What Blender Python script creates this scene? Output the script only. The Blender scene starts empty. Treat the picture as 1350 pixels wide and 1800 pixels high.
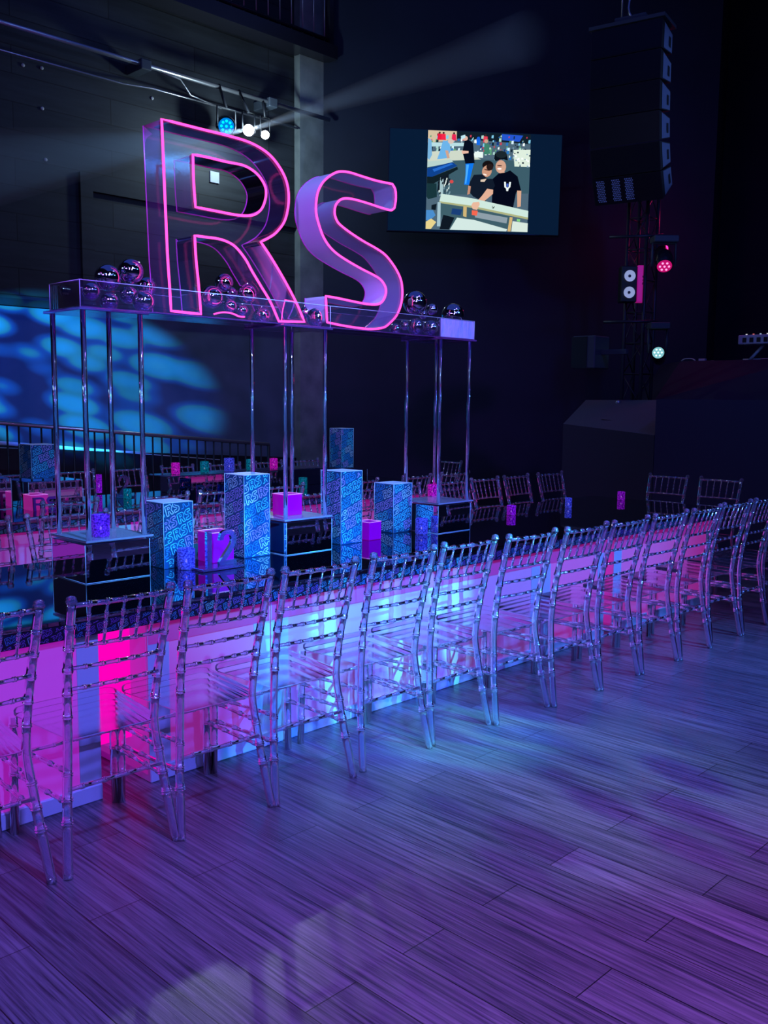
import bpy, math, random
from math import pi, sin, cos, radians as rad
from mathutils import Vector, Matrix
from mathutils.geometry import tessellate_polygon
random.seed(7)
SC = bpy.context.scene
COL = SC.collection

# ------------------------------------------------------------------ camera
F_PX, TILT, ROLL, YAW, EYE = 1639.27, 0.117664, 0.0091785, 0.7964684, 1.5394
FWD = Vector((sin(YAW)*cos(TILT), cos(YAW)*cos(TILT), -sin(TILT)))
_R = Vector((cos(YAW), -sin(YAW), 0)); _U = _R.cross(FWD)
RGT = _R*cos(ROLL) + _U*sin(ROLL); UPV = -_R*sin(ROLL) + _U*cos(ROLL)
cam_d = bpy.data.cameras.new('camera'); cam = bpy.data.objects.new('camera', cam_d); COL.objects.link(cam)
cam.matrix_world = Matrix(((RGT.x, UPV.x, -FWD.x, 0), (RGT.y, UPV.y, -FWD.y, 0), (RGT.z, UPV.z, -FWD.z, EYE), (0, 0, 0, 1)))
cam_d.sensor_fit = 'VERTICAL'; cam_d.sensor_height = 36; cam_d.lens = F_PX/1800*36
cam_d.clip_end = 100; cam_d.clip_start = 0.05
SC.camera = cam

def at(u, v, z=None, X=None, Y=None, d=None):
    """the place in the room that the photo's pixel shows, on a known plane"""
    r = FWD + RGT*((u-675)/F_PX) - UPV*((v-900)/F_PX)
    if z is not None: t = (z-EYE)/r.z
    elif Y is not None: t = Y/r.y
    elif X is not None: t = X/r.x
    else: t = d
    return Vector((0, 0, EYE)) + r*t

# ------------------------------------------------------------------ world, view
SC.view_settings.view_transform = 'Standard'; SC.view_settings.look = 'None'
SC.view_settings.exposure = 0.0; SC.view_settings.gamma = 1.0; SC.view_settings.use_curve_mapping = False
w = bpy.data.worlds.new('hall_air'); SC.world = w; w.use_nodes = True
w.node_tree.nodes['Background'].inputs[0].default_value = (0.08, 0.16, 1.0, 1)
w.node_tree.nodes['Background'].inputs[1].default_value = 0.012
try:
    c = SC.cycles
    c.max_bounces = 14; c.diffuse_bounces = 3; c.glossy_bounces = 6; c.transmission_bounces = 12
    c.transparent_max_bounces = 40; c.caustics_reflective = False; c.caustics_refractive = False
    c.use_denoising = True; c.denoiser = 'OPENIMAGEDENOISE'; c.sample_clamp_indirect = 4; c.sample_clamp_direct = 0
    c.volume_bounces = 0; c.volume_step_rate = 2.0; c.volume_max_steps = 64; c.use_adaptive_sampling = True; c.adaptive_threshold = 0.02
except Exception: pass

# ------------------------------------------------------------------ lights
def spot(name, loc, tgt, col, power, size=40, blend=0.5, radius=0.06, gobo=None):
    L = bpy.data.lights.new(name, 'SPOT'); L.color = col; L.energy = power
    L.spot_size = rad(size); L.spot_blend = blend; L.shadow_soft_size = radius
    o = bpy.data.objects.new(name, L); COL.objects.link(o); o.location = loc
    o.rotation_euler = (Vector(tgt)-Vector(loc)).to_track_quat('-Z', 'Y').to_euler()
    if gobo:
        L.use_nodes = True; nt = L.node_tree; N = nt.nodes; K = nt.links
        em = N['Emission']; tc = N.new('ShaderNodeTexCoord'); sx = N.new('ShaderNodeSeparateXYZ')
        K.new(tc.outputs['Normal'], sx.inputs[0])
        dx = N.new('ShaderNodeMath'); dx.operation = 'DIVIDE'; K.new(sx.outputs[0], dx.inputs[0]); K.new(sx.outputs[2], dx.inputs[1])
        dy = N.new('ShaderNodeMath'); dy.operation = 'DIVIDE'; K.new(sx.outputs[1], dy.inputs[0]); K.new(sx.outputs[2], dy.inputs[1])
        cb = N.new('ShaderNodeCombineXYZ'); K.new(dx.outputs[0], cb.inputs[0]); K.new(dy.outputs[0], cb.inputs[1])
        gobo(N, K, cb.outputs[0], em)
    return o
def gobo_cells(scale, ramp, squash=(1, 1, 1), rot=0.0):
    def f(N, K, vec, em):
        mp = N.new('ShaderNodeMapping'); mp.inputs['Scale'].default_value = squash; mp.inputs['Rotation'].default_value = (0, 0, rot)
        K.new(vec, mp.inputs[0])
        vo = N.new('ShaderNodeTexVoronoi'); vo.inputs['Scale'].default_value = scale; vo.feature = 'SMOOTH_F1'
        vo.inputs['Smoothness'].default_value = 0.25
        K.new(mp.outputs[0], vo.inputs['Vector'])
        cr = N.new('ShaderNodeValToRGB'); K.new(vo.outputs['Distance'], cr.inputs[0])
        el = cr.color_ramp.elements
        el[0].position, el[0].color = ramp[0]; el[1].position, el[1].color = ramp[-1]
        for p_, c_ in ramp[1:-1]:
            e = el.new(p_); e.color = c_
        K.new(cr.outputs[0], em.inputs['Color'])
    return f
def gobo_bands(scale, ramp, dist=3.0, rot=0.0):
    def f(N, K, vec, em):
        mp = N.new('ShaderNodeMapping'); mp.inputs['Rotation'].default_value = (0, 0, rot); K.new(vec, mp.inputs[0])
        wv = N.new('ShaderNodeTexNoise'); wv.inputs['Scale'].default_value = scale; wv.inputs['Detail'].default_value = 1
        wv.inputs['Distortion'].default_value = dist
        mp.inputs['Scale'].default_value = (1, 0.35, 1)
        K.new(mp.outputs[0], wv.inputs['Vector'])
        cr = N.new('ShaderNodeValToRGB'); K.new(wv.outputs[0], cr.inputs[0]); el = cr.color_ramp.elements
        el[0].position, el[0].color = ramp[0]; el[1].position, el[1].color = ramp[-1]
        for p_, c_ in ramp[1:-1]:
            e = el.new(p_); e.color = c_
        K.new(cr.outputs[0], em.inputs['Color'])
    return f

# wash lamps over the dance floor, plus added fill lights (out of the picture)
def area(name, loc, tgt, col, power, sx, sy):
    L = bpy.data.lights.new(name, 'AREA'); L.shape = 'RECTANGLE'; L.size = sx; L.size_y = sy; L.color = col; L.energy = power
    o = bpy.data.objects.new(name, L); COL.objects.link(o); o.location = loc
    o.rotation_euler = (Vector(tgt)-Vector(loc)).to_track_quat('-Z', 'Y').to_euler(); return o
area('ambient_fill', (5.5, 4.0, 8.4), (5.5, 4.01, 0), (0.07, 0.14, 1.0), 75, 12, 10)  # added ambient fill, dim blue light for the closed hall
spot('blue_wash_lamp', (1.3, -1.6, 5.4), (1.9, 1.7, 0), (0.11, 0.12, 1.0), 1950, 78, 0.9, 0.15)
spot('violet_wash_lamp', (5.5, -1.8, 5.4), (4.8, 1.0, 0), (0.22, 0.10, 1.0), 380, 70, 1.0, 0.15)
spot('magenta_wash_lamp', (4.4, -2.6, 4.6), at(1420, 1760, z=0), (1.0, 0.05, 0.42), 800, 30, 1.0, 0.15)
spot('chair_wash_lamp', (6.2, -1.2, 4.2), (5.0, 2.7, 0.8), (0.04, 0.24, 1.0), 1500, 40, 0.8, 0.12)
spot('cyan_beam_lamp', (4.6, -3.2, 2.9), (3.15, 3.17, 0.42), (0.09, 0.70, 1.0), 5200, 15, 0.5, 0.02,
     gobo_bands(13.0, [(0.38, (0.0, 0.01, 0.15, 1)), (0.46, (0.1, 0.2, 1, 1)), (0.53, (0.6, 1, 1, 1)), (0.58, (1, 1, 0.9, 1)), (0.64, (0.1, 0.5, 1, 1))], 1.6, 0.8))
spot('floor_ripple_lamp', (2.4, -1.0, 5.0), (3.2, 2.3, 0.0), (0.22, 0.60, 1.0), 1300, 24, 0.9, 0.04,
     gobo_cells(26.0, [(0.0, (0.03, 0.08, 0.3, 1)), (0.38, (0.06, 0.16, 0.45, 1)), (0.52, (0.5, 0.8, 0.9, 1)), (0.64, (1, 1, 1, 1))], (1, 0.5, 1), 0.9))
spot('table_cyan_lamp', (1.4, -1.4, 4.4), (3.05, 3.85, 1.0), (0.07, 0.50, 1.0), 2300, 24, 0.7, 0.06)
spot('far_table_lamp', (3.4, 1.4, 5.2), (5.0, 6.6, 1.0), (0.2, 0.42, 1.0), 480, 46, 0.8, 0.06)
spot('letter_violet_fill', (-0.8, 0.6, 3.4), (3.1, 3.9, 2.2), (0.36, 0.12, 1.0), 620, 34, 0.9, 0.08)  # added fill that brings up the left sides of the letters
spot('far_pillar_fill', (2.2, 3.0, 3.2), at(64, 805, Y=6.7), (0.12, 0.5, 1.0), 260, 9, 0.6, 0.04)  # added narrow fill to brighten the far left pillar
spot('far_pillar_fill', (4.6, 3.0, 3.2), at(602, 780, Y=6.75), (0.12, 0.5, 1.0), 260, 9, 0.6, 0.04)  # the same added fill for the far right pillar
spot('letter_front_fill', (0.4, -1.8, 3.0), (3.5, 3.9, 2.35), (0.30, 0.22, 1.0), 850, 22, 0.8, 0.08)  # added fill reaching the inner walls of the S
spot('wall_pattern_lamp', (-0.6, 6.6, 3.2), at(110, 665, Y=10.5), (0.04, 0.50, 1.0), 17000, 16.5, 0.35, 0.01,
     gobo_cells(24.0, [(0.0, (0.7, 0.95, 1.0, 1)), (0.30, (0.25, 0.75, 1, 1)), (0.46, (0.35, 0.55, 0.5, 1)), (0.52, (0.01, 0.16, 0.5, 1)), (0.66, (0.0, 0.02, 0.12, 1))], (0.8, 1.1, 1), 0.7))
spot('wall_blue_wash_lamp', (4.0, 4.5, 6.8), (7.5, 10.5, 3.4), (0.13, 0.32, 1.0), 70, 80, 1.0, 0.2)
spot('stage_blue_wash_lamp', (6.5, 0.5, 6.6), (10.5, 5.2, 2.6), (0.04, 0.10, 1.0), 200, 75, 1.0, 0.2)
for k, (x, y, z, c_, e_) in enumerate(((0.5, -3.0, 4.2, (0.16, 0.34, 1.0), 15), (3.2, -3.6, 4.6, (0.12, 0.16, 1.0), 15), (6.4, -2.6, 4.4, (0.10, 0.36, 1.0), 18), (-3.4, 2.0, 3.8, (0.4, 0.15, 1.0), 12), (-3.2, 6.0, 4.2, (0.3, 0.6, 1.0), 12), (5.0, 1.0, 6.4, (0.3, 0.15, 1.0), 12))):
    area('glint_bar_fill', (x, y, z), (3.2, 3.4, 0.9), c_, e_, 1.5, 0.12)  # unseen bars added to give balls and chairs something bright to reflect
# small unseen point lights added for sparkles in glass and silver
_rr = random.Random(21)
for k in range(22):
    L = bpy.data.lights.new('sparkle_fill', 'POINT'); L.energy = 5; L.shadow_soft_size = 0.05
    L.color = [(0.8, 0.9, 1.0), (0.6, 0.15, 1.0), (0.15, 0.5, 1.0), (1.0, 0.1, 0.6)][k % 4]
    o = bpy.data.objects.new('sparkle_fill', L); COL.objects.link(o)
    o.location = (_rr.uniform(-3, 6), _rr.uniform(-4.5, 1.6), _rr.uniform(3.6, 6.2)) if k < 15 else (_rr.uniform(-4.5, -2), _rr.uniform(1, 7), _rr.uniform(2.5, 6.0))

# ------------------------------------------------------------------ materials
def P(name, col, rough=0.5, metal=0.0, em=None, es=0.0, alpha=1.0, spec=0.5):
    m = bpy.data.materials.new(name); m.use_nodes = True; b = m.node_tree.nodes['Principled BSDF']
    b.inputs['Base Color'].default_value = (*col, 1); b.inputs['Roughness'].default_value = rough; b.inputs['Metallic'].default_value = metal
    b.inputs['Specular IOR Level'].default_value = spec
    if em: b.inputs['Emission Color'].default_value = (*em, 1); b.inputs['Emission Strength'].default_value = es
    b.inputs['Alpha'].default_value = alpha
    return m
def noise_col(m, c1, c2, scale=(1, 1, 1), nscale=5, detail=4, bump=0.0, space='Object'):
    nt = m.node_tree; N = nt.nodes; K = nt.links; b = N['Principled BSDF']
    tc = N.new('ShaderNodeTexCoord'); mp = N.new('ShaderNodeMapping'); mp.inputs['Scale'].default_value = scale
    K.new(tc.outputs[space], mp.inputs[0]); nz = N.new('ShaderNodeTexNoise'); nz.inputs['Scale'].default_value = nscale; nz.inputs['Detail'].default_value = detail
    K.new(mp.outputs[0], nz.inputs['Vector'])
    cr = N.new('ShaderNodeValToRGB'); K.new(nz.outputs[0], cr.inputs[0])
    cr.color_ramp.elements[0].position = 0.3; cr.color_ramp.elements[1].position = 0.7
    cr.color_ramp.elements[0].color = (*c1, 1); cr.color_ramp.elements[1].color = (*c2, 1)
    K.new(cr.outputs[0], b.inputs['Base Color'])
    if bump:
        bp = N.new('ShaderNodeBump'); bp.inputs['Strength'].default_value = bump; bp.inputs['Distance'].default_value = 0.02
        K.new(nz.outputs[0], bp.inputs['Height']); K.new(bp.outputs[0], b.inputs['Normal'])
    return m
def clear(name, tint=(0.93, 0.94, 1.0), refr=0.5, body=0.06, bodycol=(0.6, 0.6, 1.0), rough=0.03, fres=1.5, boost=0.0):
    """clear acrylic: part straight through, part refracted, a little cloudy, with Fresnel gloss"""
    m = bpy.data.materials.new(name); m.use_nodes = True; nt = m.node_tree; N = nt.nodes; K = nt.links; N.clear()
    out = N.new('ShaderNodeOutputMaterial')
    tr = N.new('ShaderNodeBsdfTransparent'); tr.inputs[0].default_value = (*tint, 1)
    last = tr.outputs[0]
    if refr > 0:
        g = N.new('ShaderNodeBsdfGlass'); g.inputs['Color'].default_value = (*tint, 1); g.inputs['IOR'].default_value = 1.42; g.inputs['Roughness'].default_value = rough
        mx = N.new('ShaderNodeMixShader'); mx.inputs[0].default_value = refr; K.new(last, mx.inputs[1]); K.new(g.outputs[0], mx.inputs[2]); last = mx.outputs[0]
    if body > 0:
        d = N.new('ShaderNodeBsdfDiffuse'); d.inputs[0].default_value = (*bodycol, 1)
        mb = N.new('ShaderNodeMixShader'); mb.inputs[0].default_value = body; K.new(last, mb.inputs[1]); K.new(d.outputs[0], mb.inputs[2]); last = mb.outputs[0]
    gl = N.new('ShaderNodeBsdfGlossy'); gl.inputs['Roughness'].default_value = max(rough, 0.08); gl.inputs[0].default_value = (1, 1, 1, 1)
    fr = N.new('ShaderNodeFresnel'); fr.inputs[0].default_value = fres
    fac = fr.outputs[0]
    if boost:
        ad = N.new('ShaderNodeMath'); ad.operation = 'ADD'; ad.inputs[1].default_value = boost; ad.use_clamp = True; K.new(fac, ad.inputs[0]); fac = ad.outputs[0]
    mg = N.new('ShaderNodeMixShader'); K.new(fac, mg.inputs[0]); K.new(last, mg.inputs[1]); K.new(gl.outputs[0], mg.inputs[2])
    K.new(mg.outputs[0], out.inputs[0])
    return m
def emit(name, col, s):
    m = bpy.data.materials.new(name); m.use_nodes = True; N = m.node_tree.nodes; N.clear()
    o = N.new('ShaderNodeOutputMaterial'); e = N.new('ShaderNodeEmission'); e.inputs[0].default_value = (*col, 1); e.inputs[1].default_value = s
    m.node_tree.links.new(e.outputs[0], o.inputs[0]); return m

M = {}
M['chair'] = clear('chair_acrylic', tint=(0.97, 0.97, 1.0), refr=0.42, body=0.11, bodycol=(0.5, 0.66, 1.0), boost=0.05, fres=1.55)
M['seat'] = clear('chair_seat_acrylic', tint=(0.97, 0.97, 1.0), refr=0.0, body=0.022, bodycol=(0.7, 0.75, 1.0), boost=0.0, fres=1.22)
M['wallsheet'] = clear('clear_tray_wall', tint=(0.98, 0.97, 1.0), refr=0.0, body=0.012, bodycol=(0.7, 0.6, 1.0), fres=1.3)
M['sheet'] = clear('clear_acrylic_sheet', refr=0.0, body=0.035, bodycol=(0.7, 0.6, 1.0), fres=1.45, boost=0.01)
M['frost'] = clear('frosted_acrylic_plate', tint=(0.8, 0.75, 1), refr=0.0, body=0.55, bodycol=(0.62, 0.58, 0.75), rough=0.25)
M['rod'] = clear('acrylic_rod', refr=0.8, body=0.06, bodycol=(0.7, 0.7, 1), boost=0.03)
M['pinkedge'] = clear('pink_glowing_acrylic', tint=(0.85, 0.6, 0.95), refr=0.0, body=0.16, bodycol=(0.75, 0.2, 0.8), boost=0.02)
M['lilac'] = P('lilac_white_panel', (0.72, 0.66, 0.85), 0.35)
M['neon'] = emit('pink_neon', (1.0, 0.06, 0.40), 2.4)
M['chrome'] = P('mirror_silver', (0.9, 0.9, 0.95), 0.02, 1.0)
M['mirror'] = P('mirror_acrylic', (0.75, 0.82, 0.9), 0.015, 1.0)
M['black_mirror'] = P('black_mirror_top', (0.30, 0.32, 0.36), 0.03, 1.0)
M['black'] = P('black_metal', (0.012, 0.013, 0.018), 0.45)
M['blackg'] = P('black_gloss', (0.02, 0.02, 0.03), 0.2)
M['grey'] = P('dark_grey_box', (0.06, 0.075, 0.1), 0.5)
M['steel'] = P('brushed_pipe', (0.6, 0.6, 0.64), 0.3, 0.85)
M['navy'] = P('navy_print_ground', (0.010, 0.085, 0.19), 0.35)
M['navyd'] = P('dark_print_ground', (0.004, 0.006, 0.02), 0.35)
M['ink_c'] = P('cyan_ink', (0.15, 0.85, 1.0), 0.4)
M['ink_l'] = P('lilac_ink', (0.75, 0.45, 1.0), 0.4)
M['ink_w'] = P('pale_ink', (0.75, 0.95, 1.0), 0.4)
M['ink_b'] = P('blue_ink', (0.06, 0.40, 0.85), 0.4)
M['whitecap'] = P('pale_cap', (0.75, 0.75, 0.85), 0.4)
M['concrete'] = noise_col(P('concrete', (0.3, 0.33, 0.33), 0.9), (0.17, 0.20, 0.20), (0.34, 0.38, 0.37), (1, 1, 1), 3, 8, 0.15)

def floor_mat():
    m = P('floor_planks', (0.2, 0.2, 0.2), 0.36); nt = m.node_tree; N = nt.nodes; K = nt.links; b = N['Principled BSDF']
    tc = N.new('ShaderNodeTexCoord'); mp = N.new('ShaderNodeMapping'); mp.inputs['Rotation'].default_value = (0, 0, pi/2); K.new(tc.outputs['Object'], mp.inputs[0])
    br = N.new('ShaderNodeTexBrick'); br.offset = 0.37; br.inputs['Scale'].default_value = 1.0; br.inputs['Brick Width'].default_value = 1.22; br.inputs['Row Height'].default_value = 0.18
    br.inputs['Mortar Size'].default_value = 0.0018; br.inputs['Color1'].default_value = (0.15, 0.14, 0.15, 1); br.inputs['Color2'].default_value = (0.25, 0.22, 0.235, 1); br.inputs['Mortar'].default_value = (0.02, 0.02, 0.02, 1)
    br.inputs['Bias'].default_value = 0.0
    K.new(mp.outputs[0], br.inputs['Vector'])
    m2 = N.new('ShaderNodeMapping'); m2.inputs['Scale'].default_value = (42, 1.1, 1); K.new(tc.outputs['Object'], m2.inputs[0])
    nz = N.new('ShaderNodeTexNoise'); nz.inputs['Scale'].default_value = 2.0; nz.inputs['Detail'].default_value = 7; nz.inputs['Roughness'].default_value = 0.65; nz.inputs['Distortion'].default_value = 0.6
    K.new(m2.outputs[0], nz.inputs['Vector'])
    cr = N.new('ShaderNodeValToRGB'); cr.color_ramp.elements[0].position = 0.36; cr.color_ramp.elements[0].color = (0.07, 0.10, 0.11, 1); cr.color_ramp.elements[1].position = 0.62; cr.color_ramp.elements[1].color = (1.15, 1.1, 1.1, 1)
    K.new(nz.outputs[0], cr.inputs[0])
    mx = N.new('ShaderNodeMix'); mx.data_type = 'RGBA'; mx.blend_type = 'MULTIPLY'; mx.inputs[0].default_value = 0.85
    K.new(br.outputs['Color'], mx.inputs[6]); K.new(cr.outputs[0], mx.inputs[7]); K.new(mx.outputs[2], b.inputs['Base Color'])
    n3 = N.new('ShaderNodeTexNoise'); n3.inputs['Scale'].default_value = 1.3; n3.inputs['Detail'].default_value = 3; K.new(tc.outputs['Object'], n3.inputs['Vector'])
    mr = N.new('ShaderNodeMapRange'); mr.inputs[3].default_value = 0.22; mr.inputs[4].default_value = 0.42; K.new(n3.outputs[0], mr.inputs[0]); K.new(mr.outputs[0], b.inputs['Roughness'])
    bp = N.new('ShaderNodeBump'); bp.inputs['Strength'].default_value = 0.25; bp.inputs['Distance'].default_value = 0.004; K.new(nz.outputs[0], bp.inputs['Height']); K.new(bp.outputs[0], b.inputs['Normal'])
    return m
def plank_wall_mat():
    m = P('black_wall_boards', (0.03, 0.03, 0.03), 0.6); nt = m.node_tree; N = nt.nodes; K = nt.links; b = N['Principled BSDF']
    tc = N.new('ShaderNodeTexCoord'); sp = N.new('ShaderNodeSeparateXYZ'); K.new(tc.outputs['Object'], sp.inputs[0])
    cb = N.new('ShaderNodeCombineXYZ'); K.new(sp.outputs[0], cb.inputs[0]); K.new(sp.outputs[2], cb.inputs[1])
    br = N.new('ShaderNodeTexBrick'); br.inputs['Scale'].default_value = 1; br.inputs['Brick Width'].default_value = 2.4; br.inputs['Row Height'].default_value = 0.3
    br.inputs['Mortar Size'].default_value = 0.006; br.inputs['Color1'].default_value = (0.032, 0.038, 0.046, 1); br.inputs['Color2'].default_value = (0.058, 0.066, 0.074, 1); br.inputs['Mortar'].default_value = (0.012, 0.012, 0.012, 1)
    K.new(cb.outputs[0], br.inputs['Vector'])
    nz = N.new('ShaderNodeTexNoise'); nz.inputs['Scale'].default_value = 3; nz.inputs['Detail'].default_value = 8
    mp = N.new('ShaderNodeMapping'); mp.inputs['Scale'].default_value = (0.6, 1, 5); K.new(tc.outputs['Object'], mp.inputs[0]); K.new(mp.outputs[0], nz.inputs['Vector'])
    mx = N.new('ShaderNodeMix'); mx.data_type = 'RGBA'; mx.blend_type = 'MULTIPLY'; mx.inputs[0].default_value = 0.8
    K.new(br.outputs['Color'], mx.inputs[6]); K.new(nz.outputs[0], mx.inputs[7]); K.new(mx.outputs[2], b.inputs['Base Color'])
    return m
M['floor'] = floor_mat(); M['boards'] = plank_wall_mat()
M['wallsmooth'] = noise_col(P('painted_wall', (0.16, 0.17, 0.19), 0.55), (0.07, 0.11, 0.14), (0.10, 0.15, 0.19), (1, 1, 1), 2, 4)
M['walldark'] = noise_col(P('dark_wall', (0.02, 0.02, 0.03), 0.7), (0.006, 0.012, 0.032), (0.010, 0.018, 0.044), (1, 1, 1), 1.5, 4)
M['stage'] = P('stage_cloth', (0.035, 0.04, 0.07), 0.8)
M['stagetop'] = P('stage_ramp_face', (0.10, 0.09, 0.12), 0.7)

# ------------------------------------------------------------------ mesh helpers
class MB:
    def __init__(s): s.v = []; s.f = []; s.m = []; s.smooth = []
    def add(s, vs, fs, mi=0, sm=False):
        o = len(s.v); s.v += [tuple(p) for p in vs]
        for f in fs: s.f.append([i+o for i in f]); s.m.append(mi); s.smooth.append(sm)
        return s
    def box(s, a, b, mi=0):
        x0, y0, z0 = a; x1, y1, z1 = b
        vs = [(x0,y0,z0),(x1,y0,z0),(x1,y1,z0),(x0,y1,z0),(x0,y0,z1),(x1,y0,z1),(x1,y1,z1),(x0,y1,z1)]
        return s.add(vs, [(0,3,2,1),(4,5,6,7),(0,1,5,4),(1,2,6,5),(2,3,7,6),(3,0,4,7)], mi)
    def bbox(s, a, b, r=0.004, mi=0):
        """box with chamfered edges"""
        x0, y0, z0 = a; x1, y1, z1 = b; vs = []; idx = {}
        for i, x in enumerate((x0, x1)):
            for j, y in enumerate((y0, y1)):
                for k, z in enumerate((z0, z1)):
                    sx, sy, sz = (1 if i == 0 else -1), (1 if j == 0 else -1), (1 if k == 0 else -1)
                    for ax in range(3):
                        idx[(i, j, k, ax)] = len(vs)
                        vs.append((x+(0 if ax == 0 else sx*r), y+(0 if ax == 1 else sy*r), z+(0 if ax == 2 else sz*r)))
        fs = []
        for ax in range(3):
            for sd in (0, 1):
                q = []
                for (p, r_) in ((0, 0), (1, 0), (1, 1), (0, 1)):
                    c = [0, 0, 0]; c[ax] = sd; o = [t for t in range(3) if t != ax]; c[o[0]] = p; c[o[1]] = r_; q.append(idx[(*c, ax)])
                n = sd if ax != 1 else 1-sd
                fs.append(q if n else q[::-1])
        for ax in range(3):
            o = [t for t in range(3) if t != ax]
            for p in (0, 1):
                for r_ in (0, 1):
                    c0 = [0]*3; c1 = [0]*3; c0[o[0]] = c1[o[0]] = p; c0[o[1]] = c1[o[1]] = r_; c0[ax] = 0; c1[ax] = 1
                    fs.append([idx[(*c0, o[0])], idx[(*c1, o[0])], idx[(*c1, o[1])], idx[(*c0, o[1])]])
        for i in (0, 1):
            for j in (0, 1):
                for k in (0, 1): fs.append([idx[(i, j, k, 0)], idx[(i, j, k, 1)], idx[(i, j, k, 2)]])
        return s.add(vs, fs, mi)
    def tube(s, path, rads, seg=8, mi=0, closed=False, caps=True):
        pts = [Vector(p) for p in path]; n = len(pts)
        if not isinstance(rads, (list, tuple)): rads = [rads]*n
        up = None; vs = []
        for i, p in enumerate(pts):
            if closed: t = pts[(i+1) % n]-pts[i-1]
            else: t = pts[min(i+1, n-1)]-pts[max(i-1, 0)]
            t = t.normalized() if t.length > 1e-9 else Vector((0, 0, 1))
            if up is None: up = Vector((0, 0, 1)) if abs(t.z) < 0.9 else Vector((1, 0, 0))
            a = t.cross(up)
            a = a.normalized() if a.length > 1e-6 else t.orthogonal().normalized()
            b = a.cross(t).normalized(); up = b
            for k in range(seg):
                an = 2*pi*k/seg; vs.append(p+(a*cos(an)+b*sin(an))*rads[i])
        fs = []
        for i in range(n if closed else n-1):
            j = (i+1) % n
            for k in range(seg):
                k2 = (k+1) % seg; fs.append((i*seg+k, i*seg+k2, j*seg+k2, j*seg+k))
        s.add(vs, fs, mi, True)
        if not closed and caps:
            o = len(s.v)-len(vs)
            s.f.append([o+k for k in range(seg)][::-1]); s.m.append(mi); s.smooth.append(False)
            s.f.append([o+(n-1)*seg+k for k in range(seg)]); s.m.append(mi); s.smooth.append(False)
        return s
    def lathe(s, prof, c=(0, 0, 0), seg=20, mi=0):
        vs = []; fs = []; n = len(prof)
        for r, z in prof:
            for k in range(seg): a = 2*pi*k/seg; vs.append((c[0]+r*cos(a), c[1]+r*sin(a), c[2]+z))
        for i in range(n-1):
            for k in range(seg): k2 = (k+1) % seg; fs.append((i*seg+k, i*seg+k2, (i+1)*seg+k2, (i+1)*seg+k))
        return s.add(vs, fs, mi, True)
    def sphere(s, c, r, seg=32, rings=16, mi=0):
        vs = [(c[0], c[1], c[2]-r)]; fs = []
        for i in range(1, rings):
            t = -pi/2+pi*i/rings
            for k in range(seg): a = 2*pi*k/seg; vs.append((c[0]+r*cos(t)*cos(a), c[1]+r*cos(t)*sin(a), c[2]+r*sin(t)))
        vs.append((c[0], c[1], c[2]+r)); L = len(vs)-1
        for k in range(seg):
            k2 = (k+1) % seg; fs.append((0, 1+k2, 1+k)); fs.append((L, L-seg+k, L-seg+k2))
            for i in range(rings-2): o = 1+i*seg; fs.append((o+k, o+k2, o+seg+k2, o+seg+k))
        return s.add(vs, fs, mi, True)
    def build(s, name, mats, parent=None, loc=None):
        me = bpy.data.meshes.new(name); me.from_pydata(s.v, [], s.f)
        if not isinstance(mats, (list, tuple)): mats = [mats]
        for m in mats: me.materials.append(m)
        me.polygons.foreach_set('material_index', s.m); me.polygons.foreach_set('use_smooth', s.smooth); me.update()
        o = bpy.data.objects.new(name, me); COL.objects.link(o)
        if parent: o.parent = parent
        if loc: o.location = loc
        return o
def tag(o, label=None, cat=None, group=None, kind=None):
    if label: o['label'] = label
    if cat: o['category'] = cat
    if group: o['group'] = group
    if kind: o['kind'] = kind
    return o
def thing(name, label, cat, loc=(0, 0, 0), rz=0.0, group=None):
    o = bpy.data.objects.new(name, None); COL.objects.link(o); o.location = loc; o.rotation_euler = (0, 0, rz); o.empty_display_size = 0.1
    return tag(o, label, cat, group)
def struct(o): o['kind'] = 'structure'; return o
def kids(o): return [c for c in bpy.data.objects if c.parent == o]
def dup(root, loc, rz, label, group=None, scale=None):
    r = root.copy(); COL.objects.link(r); r.location = loc; r.rotation_euler = (0, 0, rz); r['label'] = label
    if group: r['group'] = group
    if scale: r.scale = scale
    for c in KIDS[root.name]:
        k = c.copy(); COL.objects.link(k); k.parent = r
        for g in KIDS.get(c.name, ()):
            q = g.copy(); COL.objects.link(q); q.parent = k
    return r
KIDS = {}
def remember(root):
    KIDS[root.name] = kids(root)
    for c in KIDS[root.name]: KIDS[c.name] = kids(c)
def smooth_poly(pts, corner=42, sub=4):
    """round the soft bends of a closed outline, keep its corners"""
    n = len(pts); P_ = [Vector(p) for p in pts]; isc = []
    for i in range(n):
        a = P_[i]-P_[i-1]; b = P_[(i+1) % n]-P_[i]; isc.append(math.degrees(a.angle(b)) > corner)
    out = []
    for i in range(n):
        p1, p2 = P_[i], P_[(i+1) % n]
        t1 = (p2-P_[i-1])*0.5 if not isc[i] else (p2-p1)
        t2 = (P_[(i+2) % n]-p1)*0.5 if not isc[(i+1) % n] else (p2-p1)
        L = (p2-p1).length
        if t1.length > L*1.2: t1 = t1.normalized()*L
        if t2.length > L*1.2: t2 = t2.normalized()*L
        for k in range(sub):
            t = k/sub; h1 = 2*t**3-3*t**2+1; h2 = t**3-2*t**2+t; h3 = -2*t**3+3*t**2; h4 = t**3-t**2
            out.append(p1*h1+t1*h2+p2*h3+t2*h4)
    return out
ORD = ['first', 'second', 'third', 'fourth', 'fifth', 'sixth', 'seventh', 'eighth', 'ninth', 'tenth', 'eleventh', 'twelfth', 'thirteenth', 'fourteenth', 'fifteenth']

# ------------------------------------------------------------------ room shell
WY = 10.5
struct(MB().box((-6, -5, -0.1), (16, 12, 0)).build('floor', M['floor']))
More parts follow.
